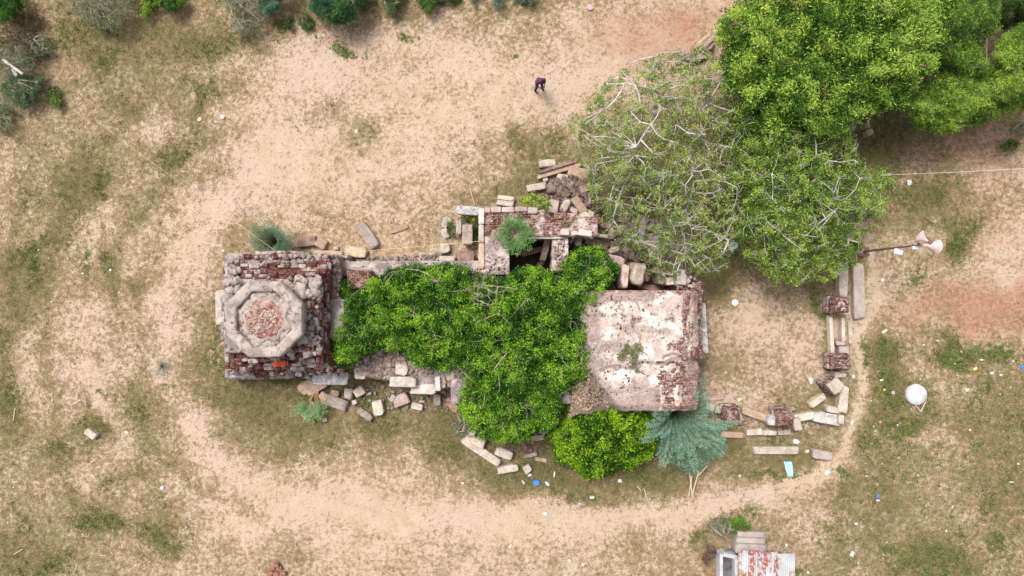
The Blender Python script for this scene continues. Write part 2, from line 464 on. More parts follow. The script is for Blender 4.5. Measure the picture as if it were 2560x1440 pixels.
def masks(px, py):
    wx = (fbm(px / 90, py / 90, oct=4) - .5) * 110; wy = (fbm(px / 90 + 40, py / 90 + 9, oct=4) - .5) * 110
    qx, qy = px + wx, py + wy
    inside = np.exp(-np.clip(np.maximum(np.abs(px - 1280) - 1300, np.abs(py - 720) - 740), 0, 1e9) / 200)
    g = survey(np.clip(qx, 0, 2560), np.clip(qy, 0, 1440)) * inside + .55 * (1 - inside)
    g = g * 1.12 + .55 * (fbm(px / 55 + 3, py / 55 + 8, oct=5) - .5) + .02
    dn = blobs(qx, qy, DENSE)
    g = g * .76 + dn * .50 + .02 - .07 * np.clip((px - 2120) / 60, 0, 1) * np.clip((py - 860) / 60, 0, 1)
    for pts, wd_, am in TRACKS: g = g + am * np.exp(-(seg_dist(px + wx * .35, py + wy * .35, pts) / wd_) ** 2)
    pd = seg_dist(px + wx * .25, py + wy * .25, PATH)
    wdt = np.where(py > 1150, 34, 17)
    pth = np.exp(-(pd / wdt) ** 2)
    g = g * (1 - .8 * pth)
    f = blobs(qx, qy, FRESH) * (.7 + .9 * (fbm(px / 30, py / 30 + 70, oct=3)))
    f = np.maximum(f, np.clip((fbm(px / 70 + 9, py / 70 + 31, oct=5) - .52) * 3.2, 0, .5) * np.clip((g - .42) * 3, 0, 1))
    r = blobs(qx, qy, RED)
    s = blobs(qx, qy, STRAW)
    return np.clip(g, 0, 1.2), np.clip(f, 0, 1), np.clip(r, 0, 1), np.clip(s, 0, 1)

def axis(lim, step):
    a = list(np.arange(-lim, lim + step / 2, step)); s = step * 1.6; x = lim
    out = []
    while x < 600: x += s; s *= 1.5; out.append(x)
    return np.array([-v for v in reversed(out)] + a + out)
ax_, ay_ = axis(26, .10), axis(17, .10)
GX, GY = np.meshgrid(ax_, ay_)
gpx = GX * 60 + 1280; gpy = 720 - GY * 60
def ground_z(x, y):
    return (fbm(x / 2.5 + 3, y / 2.5, oct=4) - .5) * .16 * np.exp(-np.clip(np.hypot(x, y) - 40, 0, 1e9) / 50)
GZ = ground_z(GX, GY)
mk = masks(gpx.ravel(), gpy.ravel())
ny, nx = GX.shape
ii = (np.arange(ny - 1)[:, None] * nx + np.arange(nx - 1)[None]).ravel()
GF = np.stack([ii, ii + 1, ii + nx + 1, ii + nx], 1)

m, t, b = nt("ground_soil"); q = NB(t); p = q.pos()
at = q.n("ShaderNodeAttribute"); at.attribute_name = "Col"
sp = q.n("ShaderNodeSeparateColor"); q.l(at.outputs["Color"], sp.inputs[0])
g_, f_, r_ = sp.outputs[0], sp.outputs[1], sp.outputs[2]; s_ = at.outputs["Alpha"]
big = q.noise(p, .22, 4, .5, 3); mid = q.noise(p, 1.3, 6, .6, 23); fine = q.noise(p, 6, 5, .65, 43); tiny = q.noise(p, 22, 4, .7, 63)
sand = q.mix(q.ramp(mid, .35, .65), (.52, .395, .295), (.465, .345, .245))
sand = q.mix(q.ramp(big, .4, .65), sand, (.51, .385, .30))
redc = q.mix(q.ramp(fine, .35, .65), (.42, .22, .145), (.33, .16, .10))
redc = q.mix(q.ramp(q.noise(p, 30, 2, .5, 9), .60, .7), redc, (.50, .40, .34))
sand = q.mix(q.ramp(q.math('ADD', r_, q.math('MULTIPLY', q.math('SUBTRACT', mid, .5), .7)), .10, 1.05), sand, redc)
straw = q.mix(q.ramp(fine, .38, .62), (.42, .27, .14), (.22, .14, .08))
sand = q.mix(q.math('MULTIPLY', q.ramp(q.math('ADD', s_, q.math('MULTIPLY', q.math('SUBTRACT', fine, .5), 1.4)), .3, .95), .75), sand, straw)
# dry grass breaks the sand up in small irregular patches
br_ = q.math('ADD', q.math('MULTIPLY', fine, .60), q.math('ADD', q.math('MULTIPLY', tiny, .26), q.math('MULTIPLY', mid, .18)))
cov = q.math('ADD', q.math('MULTIPLY', g_, .31), br_)
c = q.mix(q.math('MULTIPLY', q.ramp(cov, .585, .69), .80), sand, (.25, .18, .095))
c = q.mix(q.math('MULTIPLY', q.ramp(cov, .68, .79), .88), c, q.mix(q.ramp(mid, .4, .6), (.125, .12, .042), (.175, .145, .065)))
c = q.mix(q.math('MULTIPLY', q.ramp(cov, .77, .89), .75), c, (.075, .09, .03))
c = q.mix(q.math('MULTIPLY', q.ramp(q.math('ADD', f_, q.math('MULTIPLY', q.math('SUBTRACT', fine, .5), 2.2)), .22, .8), .9), c, q.mix(q.ramp(tiny, .4, .6), (.095, .135, .028), (.06, .085, .02)))
c = q.mix(q.math('MULTIPLY', q.ramp(q.math('ADD', q.noise(p, 8.5, 5, .72, 15), q.math('MULTIPLY', g_, .13)), .60, .655), .62), c, (.17, .135, .062))
c = q.mix(q.math('MULTIPLY', q.ramp(q.math('ADD', q.noise(p, 15, 4, .7, 115), q.math('MULTIPLY', g_, .08)), .60, .66), .5), c, (.15, .105, .06))
c = q.mix(q.math('MULTIPLY', q.ramp(q.noise(p, 13, 6, .75, 815), .56, .64), .55), c, (.40, .30, .185))
c = q.mix(q.math('MULTIPLY', q.ramp(q.noise(p, 10, 5, .7, 215), .62, .70), .35), c, (.58, .46, .36))
c = q.mix(q.math('MULTIPLY', q.ramp(q.noise(p, 38, 3, .6, 5), .62, .70), .35), c, (.14, .09, .06))
q.l(c, b.inputs["Base Color"])
b.inputs["Roughness"].default_value = 1
q.bump(b, q.math('ADD', fine, q.math('MULTIPLY', tiny, .6)), .06)
GROUND = m
me = np_mesh("ground", np.stack([GX.ravel(), GY.ravel(), GZ.ravel()], 1), GF, GROUND, np.stack(mk, 1), True)
o = link("ground", me); o['kind'] = 'structure'; o['label'] = 'sandy ground with thin dry grass'

# ---- blades of dry grass, weeds (nobody could count them)
def tufts(name, n, prob, palette, hgt, wid, nb, seed, spread, label, up=.7):
    rs = np.random.RandomState(seed)
    px = rs.uniform(-60, 2620, n * 4); py = rs.uniform(-60, 1500, n * 4)
    g, f, r, s = masks(px, py)
    k = rs.rand(len(px)) < prob(g, f, r, s, px, py)
    px, py = px[k][:n], py[k][:n]
    base = np.stack([(px - 1280) / 60, -(py - 720) / 60], 1)
    base = np.repeat(base, nb, 0) + rs.normal(size=(len(px) * nb, 2)) * spread
    z = ground_z(base[:, 0], base[:, 1])
    P = np.concatenate([base, z[:, None]], 1)
    D = rs.normal(size=P.shape); D[:, 2] = np.abs(D[:, 2]) * up + .15
    L = rs.uniform(.5, 1.2, len(P)) * hgt
    V, Fq = leaves(P, D, L, L * wid, rs, .6)
    pal = np.array(palette); ci = rs.randint(0, len(pal), len(px)); ci = np.repeat(ci, nb)
    C = pal[ci] * rs.uniform(.7, 1.3, (len(ci), 1))
    C = np.repeat(np.concatenate([C, np.ones((len(C), 1))], 1), 4, 0)
    me = np_mesh(name, V, Fq, LEAF, C)
    o = link(name, me); tag(o, label, "grass", kind='stuff'); del o['category']; o['category'] = name.replace('_', ' ')
    return o
tufts("dry_grass", 46000, lambda g, f, r, s, x, y: np.clip(g * 1.1 - .12, .03, 1) * (fbm(x / 9, y / 9, oct=2) * 1.6 - .3),
      [(.30, .22, .11), (.24, .18, .09), (.17, .145, .06), (.12, .11, .045), (.36, .27, .16), (.20, .13, .08)],   .095, .16, 6, 3, .05,
      "thin dry olive and straw coloured grass over the sand")
tufts("green_grass", 17000, lambda g, f, r, s, x, y: np.clip(f * 1.3 - .12 + g * g * .22, 0.0, 1),
      [(.11, .15, .03), (.08, .12, .025), (.15, .19, .045), (.06, .095, .03)], .10, .26, 7, 4, .055,
      "low green grass patches in the dry field")
tufts("weeds", 5200, lambda g, f, r, s, x, y: np.clip(f - .45, 0, 1) * (x > 1950) * 1.5 + .002 + np.clip(f - .6, 0, 1) * .5 + g * (x > 2150) * (y > 850) * .22,
      [(.10, .19, .035), (.13, .24, .04), (.07, .14, .035)], .10, .6, 8, 5, .09, "broad leaved green weeds growing low in the grass", .4)

# ------------------------------------------------------------------ vegetation
def in_poly(px, py, poly):
    r = np.zeros(px.shape, bool); n = len(poly)
    for i in range(n):
        x0, y0 = poly[i]; x1, y1 = poly[(i + 1) % n]
        if y0 == y1: continue
        c = ((y0 > py) != (y1 > py)) & (px < (x1 - x0) * (py - y0) / (y1 - y0) + x0)
        r ^= c
    return r

def canopy(poly, z0, z1, fall, thick, nspr, nleaf, L, wr, pal, seed, clump=40, gap=.35, bump=.5, spr=.10, edge=16, up=1.0, zlow=.1, drop=1.0):
    """foliage filling a volume whose plan outline is poly; returns V,F,C and the sprig points"""
    rs = np.random.RandomState(seed); P = np.array(poly, float)
    x0, y0 = P.min(0) - edge; x1, y1 = P.max(0) + edge
    px = rs.uniform(x0, x1, nspr * 4); py = rs.uniform(y0, y1, nspr * 4)
    so = seed * 7.7
    wx = (fbm(px / 28 + so, py / 28, oct=3) - .5) * 4 * edge; wy = (fbm(px / 28, py / 28 + so, oct=3) - .5) * 4 * edge
    k = in_poly(px + wx, py + wy, poly)
    px, py, wx, wy = px[k], py[k], wx[k], wy[k]
    d = seg_dist(px + wx, py + wy, list(poly) + [poly[0]])
    t_ = np.clip(d / fall, 0, 1)
    lump = fbm(px / clump + so, py / clump + 3, oct=3)
    top = z0 + (z1 - z0) * np.sqrt(t_) + (lump - .5) * 2 * bump
    dep = rs.rand(len(px)) ** 1.6 * thick * (.35 + .65 * t_)
    z = np.maximum(top - dep, zlow)
    g3 = fbm(px / (clump * .42) + so, py / (clump * .42), z * 1.8, oct=3)
    keep = rs.rand(len(px)) < np.clip((g3 - gap) * 9 + .15, .02, 1)
    px, py, z, lump, dep, g3 = [a[keep][:nspr] for a in (px, py, z, lump, dep, g3)]
    C0 = Wn(px, py, z)
    cen = np.array([W(P[:, 0].mean(), P[:, 1].mean(), z0)])
    out = C0 - cen; out /= np.linalg.norm(out, axis=1, keepdims=True) + 1e-6
    ax = out * .7 + rs.normal(size=C0.shape) * .7; ax[:, 2] += .35 * up
    ax /= np.linalg.norm(ax, axis=1, keepdims=True)
    B = np.repeat(C0, nleaf, 0); A = np.repeat(ax, nleaf, 0)
    tt = rs.uniform(-1, 1, len(B))[:, None]
    Pn = B + A * tt * spr + rs.normal(size=B.shape) * spr * .22
    Pn[:, 2] = np.maximum(Pn[:, 2], .02)
    D = A * .6 + rs.normal(size=B.shape)
    ll = rs.uniform(.45, 1.5, len(B)) * L
    V, Fq = leaves(Pn, D, ll, ll * wr, rs, up)
    pal = np.array(pal, float)
    tone = np.clip(.5 + (fbm(C0[:, 0] * 1.9 + so, C0[:, 1] * 1.9, C0[:, 2] * 1.5, oct=3) - .5) * 2.6 + rs.normal(size=len(C0)) * .42 + .02, 0, .999)
    f = tone * (len(pal) - 1); i0 = f.astype(int); fr = (f - i0)[:, None]
    c = pal[i0] * (1 - fr) + pal[np.minimum(i0 + 1, len(pal) - 1)] * fr
    c = np.repeat(c, nleaf, 0) * rs.uniform(.75, 1.25, (len(B), 1))
    C = np.repeat(np.concatenate([c, np.ones((len(c), 1))], 1), 4, 0)
    return V, Fq, C, C0

def branches(bases, pts, rs, levels=((9, .05), (60, .022), (320, .010), (900, .005)), jit=.10, trunk_r=.12, fork=.8, over=0.0):
    """trunk(s) from bases, limbs to sampled canopy points, twigs to nearer ones; returns trunk segs, limb segs"""
    bases = np.array(bases, float)
    TS, TR, LS, LR = [], [], [], []
    nodes = []
    for bpt in bases:
        topz = bpt[2] + fork
        p0 = bpt.copy()
        for k in range(3):
            p1 = p0 + np.array([rs.normal() * .06, rs.normal() * .06, fork / 3])
            TS.append([p0, p1]); TR.append([trunk_r * (1 - k * .12), trunk_r * (1 - (k + 1) * .12)]); p0 = p1
        nodes.append(p0)
    N = np.array(nodes)
    for li, (cnt, rad) in enumerate(levels):
        sel = pts[rs.choice(len(pts), min(cnt, len(pts)), replace=False)].copy()
        sel[:, 2] += over * rs.rand(len(sel))
        newn = []
        for tp in sel:
            dd = np.linalg.norm((N - tp) * np.array([1, 1, .7]), axis=1) + (N[:, 2] > tp[2] + .3) * 2
            j = int(np.argmin(dd)); s = N[j]
            ln = np.linalg.norm(tp - s)
            if ln < .08: continue
            maxl = (99, 3.0, 1.5, .9)[min(li, 3)]
            if ln > maxl: tp = s + (tp - s) * maxl / ln; ln = maxl
            ns = max(2, int(ln / (.45, .35, .22, .18)[min(li, 3)]))
            prev = s
            off = rs.normal(size=3) * jit * ln
            for k in range(1, ns + 1):
                u = k / ns
                q_ = s + (tp - s) * u + off * math.sin(u * PI) + rs.normal(size=3) * jit * .35 * ln / ns * (k < ns)
                q_[2] = max(q_[2], .05)
                if li == 0: q_[2] += math.sin(u * PI) * .25
                LS.append([prev, q_]); LR.append([rad * (1.15 - .6 * (k - 1) / ns), rad * (1.15 - .6 * k / ns)])
                newn.append(q_); prev = q_
        N = np.concatenate([N, np.array(newn)]) if newn else N
    return TS, TR, LS, LR

def tree(name, label, cat, bases, poly, z0, z1, fall, thick, nspr, nleaf, L, wr, pal, seed, bark=None, levels=None, group=None, trunk_r=.12, fork=.8, over=0.0, jit=.10, under=0, **kw):
    V, Fq, C, pts = canopy(poly, z0, z1, fall, thick, nspr, nleaf, L, wr, pal, seed, **kw)
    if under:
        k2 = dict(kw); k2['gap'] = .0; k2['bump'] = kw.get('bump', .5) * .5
        V2, F2, C2, _ = canopy(poly, z0 - .45, z1 - .75, fall, thick * .5, under, nleaf, L * 1.15, wr * 1.2, pal[:3], seed + 1, **k2)  # inner leaves keep to the darker tones, shade inside the crown put into colour
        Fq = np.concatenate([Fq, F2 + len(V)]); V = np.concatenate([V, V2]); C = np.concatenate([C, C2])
    rs = np.random.RandomState(seed + 500)
    b0 = bases[0]
    T = thing(name, label, cat, b0, group)
    link("crown", np_mesh("crown", V, Fq, LEAF, C), T)
    TS, TR, LS, LR = branches(bases, pts, rs, levels or ((8, .05), (40, .022), (160, .010)), jit, trunk_r, fork, over)
    for k in range(0, len(TS), 3):
        V, Fq = tubes(TS[k:k + 3], TR[k:k + 3], 8); link("trunk", np_mesh("trunk", V, Fq, bark or BARK_DARK, None, True), T)
    V, Fq = tubes(LS, LR, 5); link("branch", np_mesh("branch", V, Fq, bark or BARK_DARK, None, True), T)
    return T

VIVID = [(.014, .05, .005), (.03, .10, .009), (.07, .20, .014), (.15, .33, .022), (.30, .48, .04)]
OLIVE = [(.09, .15, .028), (.16, .24, .045), (.25, .34, .075), (.38, .46, .13)]
BRIGHT = [(.025, .07, .010), (.07, .16, .018), (.15, .28, .032), (.27, .41, .055), (.40, .51, .09)]
FEATH = [(.06, .12, .018), (.13, .24, .032), (.23, .36, .052), (.34, .46, .08)]
BLUEG = [(.06, .13, .09), (.11, .22, .155), (.18, .33, .235), (.27, .44, .33)]
GREYG = [(.12, .16, .085), (.18, .23, .13), (.25, .30, .18)]

# -- mound of shrub that has grown over the hall
MOUND = [(842,905),(836,850),(848,800),(862,745),(900,738),(930,712),(975,678),(1040,668),(1110,660),(1165,672),(1200,694),(1262,690),
 (1300,672),(1345,672),(1390,690),(1418,640),(1450,612),(1500,625),(1540,668),(1525,712),(1498,748),(1474,790),(1480,850),(1494,900),(1462,955),(1402,1000),
 (1390,1060),(1340,1085),(1270,1105),(1205,1092),(1170,1060),(1152,1010),(1162,960),(1150,925),(1090,915),(1040,915),(1010,880),(960,868),(915,880),(880,912)]
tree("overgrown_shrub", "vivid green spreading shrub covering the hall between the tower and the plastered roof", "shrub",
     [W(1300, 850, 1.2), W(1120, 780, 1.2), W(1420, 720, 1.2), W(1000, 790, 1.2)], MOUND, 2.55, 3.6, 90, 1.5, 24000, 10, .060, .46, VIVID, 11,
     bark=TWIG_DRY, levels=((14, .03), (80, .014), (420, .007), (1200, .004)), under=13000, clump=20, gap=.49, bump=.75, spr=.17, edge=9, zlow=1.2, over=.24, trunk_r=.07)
# -- round bush
tree("round_bush", "round yellow-green leafy bush between the shrub mound and the blue-green tree", "bush", [W(1500, 1060, 0)],
     [(1395,1130),(1380,1085),(1395,1040),(1430,1005),(1480,985),(1530,965),(1580,975),(1625,1005),(1645,1050),(1645,1100),(1630,1135),(1590,1150),(1550,1160),(1500,1185),(1455,1170),(1420,1160)],
     .9, 2.7, 75, 1.9, 9000, 8, .080, .6, [(.02,.06,.005),(.05,.145,.008),(.11,.25,.010),(.19,.35,.015),(.29,.44,.025)], 12,
     under=3500, clump=22, gap=.47, bump=.6, spr=.16, edge=13, zlow=.1)
# -- thorn trees: pale bare branches over thin foliage
THORN_L = [(1440,350),(1425,300),(1465,250),(1500,200),(1560,180),(1620,150),(1700,130),(1770,120),(1820,170),(1860,230),(1850,300),(1845,400),(1850,520),
 (1840,640),(1790,680),(1720,690),(1640,680),(1590,640),(1530,620),(1500,560),(1490,500),(1470,440),(1445,400)]
THORN_R = [(1830,250),(1900,240),(1990,270),(2080,290),(2130,340),(2150,400),(2215,420),(2225,470),(2200,540),(2160,590),(2135,650),(2080,690),(1990,715),(1930,700),
 (1860,640),(1830,560),(1820,440),(1815,330)]
tree("thorn_tree", "sparse thorn tree with pale bare branches beside the sandy clearing, west of its twin", "thorn tree",
     [W(1600, 470, 0), W(1690, 560, 0), W(1700, 330, 0)], THORN_L, 2.2, 4.0, 130, 1.8, 15500, 7, .062, .5, OLIVE, 21, bark=BARK_PALE,
     levels=((10, .055), (110, .028), (520, .011), (2400, .006)), clump=26, gap=.57, bump=.55, spr=.14, edge=12, over=.60, trunk_r=.14, jit=.07, zlow=.3, group="pale barked thorn trees")
tree("thorn_tree", "denser green thorn tree with pale bare branches next to the loudspeaker pole", "thorn tree",
     [W(1900, 500, 0), W(1990, 560, 0)], THORN_R, 2.2, 4.1, 120, 1.8, 20000, 7, .064, .5, [(.06,.12,.015),(.13,.22,.028),(.22,.34,.05),(.35,.46,.09)], 22, bark=BARK_PALE,
     levels=((9, .042), (70, .019), (380, .010), (1400, .0055)), clump=26, gap=.54, bump=.55, spr=.14, edge=12, over=.50, trunk_r=.14, jit=.07, zlow=.3, group="pale barked thorn trees")
# -- leafy tree, top right
LEAFY = [(1800,110),(1805,60),(1850,20),(1900,-30),(2000,-90),(2150,-120),(2280,-90),(2350,-20),(2365,60),(2335,120),(2325,190),(2290,240),(2240,250),(2180,262),(2130,300),
 (2100,335),(2010,340),(1930,330),(1870,290),(1835,220),(1810,160)]
tree("leafy_tree", "tall leafy light green tree with narrow leaves at the top edge of the photo", "tree", [W(1990, 150, 0), W(2030, 60, 0)], LEAFY, 3.5, 5.0, 70, 2.4,
     19000, 11, .105, .27, BRIGHT, 23, bark=BARK_DARK, levels=((9, .07), (70, .03), (260, .012)), under=6000, clump=26, gap=.53, bump=1.0, spr=.25, edge=30, over=.1, trunk_r=.2, jit=.12, zlow=.6)
tree("feathery_tree", "feathery yellow-green tree over the reddish bare ground", "tree", [W(2330, 220, 0)],
     [(2270,300),(2275,250),(2330,205),(2350,160),(2400,165),(2440,190),(2490,200),(2510,245),(2490,290),(2440,310),(2380,320),(2330,335)],
     2.2, 3.9, 70, 1.5, 8000, 9, .055, .35, FEATH, 24, clump=26, gap=.42, bump=.35, spr=.12, edge=10, group="feathery trees in the corner")
tree("feathery_tree", "dark green feathery tree standing between the leafy tree and the right edge", "tree", [W(2380, 80, 0)],
     [(2325,140),(2320,90),(2335,20),(2360,-50),(2490,-60),(2510,20),(2490,70),(2450,110),(2480,170),(2430,190),(2375,165)],
     2.6, 4.3, 70, 2.0, 7500, 9, .060, .35, [(.03,.08,.012),(.075,.16,.022),(.15,.26,.035),(.25,.37,.06)], 25, clump=28, gap=.42, bump=.45, spr=.13, edge=10, group="feathery trees in the corner")
tree("feathery_tree", "green feathery tree cut off by the right edge of the photo", "tree", [W(2520, 160, 0)],
     [(2500,110),(2540,70),(2620,40),(2650,160),(2640,290),(2560,275),(2520,280),(2480,250),(2460,205),(2490,160)],
     2.6, 4.4, 60, 2.0, 7000, 9, .060, .35, FEATH, 26, clump=28, gap=.42, bump=.45, spr=.13, edge=10, group="feathery trees in the corner")
tree("feathery_tree", "dark bushy tree in the top right corner", "tree", [W(2540, 20, 0)],
     [(2490,70),(2500,0),(2530,-60),(2650,-60),(2660,50),(2580,90),(2530,60)],
     1.6, 3.4, 60, 1.8, 5000, 8, .060, .35, [(.015,.045,.010),(.035,.085,.015),(.07,.13,.02)], 27, clump=28, gap=.42, bump=.45, spr=.13, edge=10, group="feathery trees in the corner")

# -- shrubs along the top and left edges
def shrub(name, label, cat, poly, base, z0, z1, n, pal, seed, bark=None, twigs=0, L=.055, wr=.45, gap=.42, thick=1.2, group=None, nleaf=7, over=.1, fall=45, edge=9, spr=.11, zlow=.05, bump=.25):
    lv = ((6, .02), (30, .010), (max(twigs, 40), .006))
    if twigs > 150: lv = ((8, .022), (50, .012), (twigs // 3, .008), (twigs, .0055))
    return tree(name, label, cat, [W(base[0], base[1], 0)], poly, z0, z1, fall, thick, n, nleaf, L, wr, pal, seed, bark=bark, levels=lv,
                clump=22, gap=gap, bump=bump, spr=spr, edge=edge, over=over, trunk_r=.04, fork=.3, group=group, jit=.13, zlow=zlow)
def ell(cx, cy, rx, ry, n=14, s=0):
    r = random.Random(int(cx * 7 + cy + s))
    return [(cx + math.cos(k * 2 * PI / n) * rx * r.uniform(.82, 1.15), cy + math.sin(k * 2 * PI / n) * ry * r.uniform(.82, 1.15)) for k in range(n)]
shrub("dark_bush", "dark green bush in the top left corner", "bush", ell(15, 10, 46, 44), (30, 40), .6, 1.6, 1200, VIVID[:3], 31)
shrub("dry_shrub", "grey leafless shrub with a green tip at the top edge, left of the others", "shrub",
      [(165,15),(150,-40),(340,-40),(330,30),(310,62),(275,88),(250,72),(215,50),(180,35)], (240, 20), .4, 1.3, 1100, GREYG, 32, TWIG_DRY, 700, over=.35)
shrub("green_tip_bush", "small green bush under the tip of the grey leafless shrub", "bush", ell(258, 55, 24, 26), (258, 55), .2, .6, 330, [(.06,.13,.03),(.10,.20,.05),(.15,.25,.07)], 33)
shrub("leafy_bush", "small bright green bush at the top edge with a trailing tip", "bush", [(350,-30),(400,-30),(398,10),(375,30),(362,55),(355,20)], (375, 0), .3, .9, 800, BRIGHT[1:], 34)
shrub("leafy_bush", "bright green bush at the top edge, right of the one with a trailing tip", "bush", [(405,-30),(460,-30),(458,12),(435,28),(412,18)], (435, 0), .3, .9, 800, BRIGHT[:3], 35)
shrub("dry_shrub", "pale dry shrub of fanned twigs beside the blue-green one at the top edge", "shrub",
      [(550,10),(555,-40),(640,-40),(670,0),(672,50),(650,78),(610,95),(585,75),(572,40)], (612, 8), .3, 1.2, 800, GREYG, 36, TWIG_DRY, 900, over=.35)
shrub("blue_green_shrub", "blue-green feathery shrub at the top edge beside pale dry twigs", "shrub", [(620,-30),(740,-40),(705,15),(690,40),(665,40),(640,15)], (680, 5), .6, 1.4, 2400, BLUEG, 37, L=.045)
shrub("leafy_shrub", "large green shrub with bluish left half at the top edge, left of centre", "shrub",
      [(760,-40),(910,-40),(905,10),(885,45),(860,62),(830,58),(800,50),(778,30)], (835, 5), .8, 2.0, 4200, [(.03,.09,.05),(.05,.13,.06),(.08,.18,.05),(.13,.24,.06)], 38)
shrub("small_bush", "small green bush on red soil, left of a similar one near the top edge", "bush", ell(720, 60, 15, 22), (720, 62), .1, .45, 260, [(.05,.12,.03),(.09,.19,.05),(.13,.25,.07)], 39, spr=.06)
shrub("small_bush", "small green bush on red soil, closer to the large green shrub", "bush", ell(763, 58, 18, 17), (763, 60), .1, .45, 260, [(.05,.12,.03),(.09,.19,.05),(.13,.25,.07)], 40, spr=.06)
shrub("thorny_shrub", "thin grey-green pointed shrub at the top edge right of the large green shrub", "shrub", [(940,-30),(1010,-30),(1000,10),(975,45),(960,20)], (972, 0), .3, 1.1, 900, [(.06,.12,.03),(.10,.17,.05),(.14,.2,.07)], 41, TWIG_DRY, 200)
shrub("low_bush", "low green bush at the top edge above the middle of the clearing", "bush", [(1035,-30),(1100,-30),(1095,8),(1070,25),(1045,12)], (1066, -5), .3, .9, 800, [(.05,.11,.02),(.09,.16,.03),(.12,.2,.05)], 42)
shrub("aloe_clump", "narrow blue-green spiky plant at the top edge, left of another", "plant", ell(1190, -2, 9, 14), (1190, -4), .3, .9, 130, BLUEG[:3], 43, spr=.06)
shrub("aloe_clump", "narrow blue-green spiky plant at the top edge, right of another", "plant", ell(1248, 2, 9, 20), (1248, 0), .3, .9, 150, BLUEG[:3], 44, spr=.06)
shrub("grey_bush", "low grey-green bush at the top edge near the pink bag", "bush", ell(1312, 2, 26, 14), (1312, 0), .15, .5, 260, GREYG, 45)
shrub("dry_bush", "dark dry bush at the left edge above the grey feathery shrub", "bush", [(-30,70),(10,55),(60,70),(95,95),(90,125),(60,150),(10,140),(-30,130)], (30, 100), .4, 1.2, 300, [(.05,.06,.03),(.09,.10,.04),(.13,.13,.06)], 46, BARK_DARK, 500, over=.3)
shrub("grey_shrub", "grey feathery shrub at the left edge with a plank on it", "shrub", [(-30,120),(20,105),(60,115),(85,150),(80,190),(50,215),(10,200),(-30,210)], (30, 160), .5, 1.3, 1100, GREYG, 47, TWIG_DRY, 400, L=.045, over=.25)
shrub("leafy_shrub", "dull green shrub at the left edge below the grey feathery one", "shrub", [(10,200),(50,185),(95,190),(108,215),(90,245),(60,268),(35,255),(15,235)], (60, 225), .4, 1.1, 1300, [(.06,.12,.05),(.10,.17,.075),(.15,.22,.10)], 48, TWIG_DRY, 160)
shrub("small_bush", "small yellow-green bush beside the dull green shrub on the left", "bush", ell(141, 241, 21, 26), (141, 245), .15, .6, 420, [(.08,.15,.03),(.14,.23,.05),(.2,.29,.07)], 49, spr=.07)
shrub("edge_shrub", "grey-green shrub cut off by the left edge below the others", "shrub", ell(-2, 290, 24, 42), (-4, 290), .3, .9, 420, GREYG, 50, TWIG_DRY, 100)
shrub("dry_shrub", "dry grey weed clump by the long fallen stone beam, foot of the shrub mound", "shrub", ell(1160, 1060, 26, 40), (1160, 1055), .2, .7, 200, GREYG[:2], 51, TWIG_DRY, 500, over=.2)
shrub("dry_shrub", "pale dry shrub beside the stepped concrete block", "shrub", ell(1800, 1322, 30, 24), (1800, 1322), .2, .6, 240, GREYG, 52, TWIG_DRY, 500, over=.2)
shrub("straw_weed", "dark purplish dry weed clump left of the water tank", "shrub", ell(1770, 1392, 16, 34), (1770, 1392), .1, .4, 100, [(.08,.05,.05),(.12,.09,.06)], 53, BARK_DARK, 340, over=.15)
shrub("dry_shrub", "dry twiggy shrub with pale stems on top of the green mound", "shrub", ell(1215, 728, 32, 42), (1215, 745), 3.2, 3.8, 60, GREYG, 54, TWIG_DRY, 420, over=.45, zlow=3.1, thick=.5)
shrub("leafy_bush", "bright green bush at the tower corner, next to the broken pink wall top", "bush", ell(870, 724, 24, 26), (872, 728), 1.9, 2.5, 700, VIVID, 56, zlow=1.2)
shrub("weed_clump", "bright yellow-green weed growing on the porch wall top", "weed", [(1305,492),(1330,484),(1360,492),(1378,512),(1365,530),(1355,543),(1335,522),(1315,510)], (1345, 508), 2.3, 2.9, 620, BRIGHT[1:], 57, zlow=1.2, spr=.08)
shrub("weed_clump", "small green weed between the grey slabs left of the porch", "weed", ell(1170, 550, 20, 12), (1170, 552), .9, 1.2, 260, VIVID[1:], 58, zlow=.5, spr=.07)
shrub("weed_clump", "tuft of green weed left of the narrow grey slab", "weed", ell(1131, 575, 11, 17), (1131, 575), .5, .9, 170, VIVID[1:], 59, zlow=.3, spr=.06)
shrub("weed_clump", "green weed strip down the side of the porch wall", "weed", ell(1188, 580, 8, 32), (1188, 580), .5, .9, 260, VIVID[:3], 60, zlow=.2, spr=.07)
shrub("weed_clump", "small green weed in the corner of the tower plinth", "weed", ell(757, 937, 17, 14), (757, 937), .7, 1.0, 260, VIVID, 61, zlow=.2, spr=.06)
shrub("weed_clump", "dark green weed among the stones under the thorn tree edge", "weed", ell(1466, 545, 12, 10), (1466, 545), .6, 1.0, 160, VIVID[1:3], 62, zlow=.3, spr=.05)
shrub("weed_clump", "tiny pale green weed on the brick lintel of the porch", "weed", ell(1412, 568, 9, 7), (1412, 568), 2.8, 3.0, 90, [(.12,.2,.05),(.16,.25,.07)], 63, zlow=2.7, spr=.04)
shrub("creeper_patch", "thin green creeper patch on the plastered roof", "plant", ell(1580, 895, 22, 34), (1580, 895), 3.08, 3.16, 300, [(.15,.20,.06),(.22,.27,.10),(.28,.28,.14)], 64, edge=22, fall=20,  zlow=3.02, spr=.06, thick=.04, bump=.03, gap=.15)
shrub("leafy_bush", "green bush beside the stepped concrete block", "bush", ell(1850, 1318, 26, 12), (1850, 1318), .15, .5, 380, VIVID[1:4], 65)
shrub("leafy_bush", "green bush growing on the red soil edge near the cable", "bush", ell(2522, 368, 18, 22), (2522, 368), .2, .7, 300, FEATH, 66)
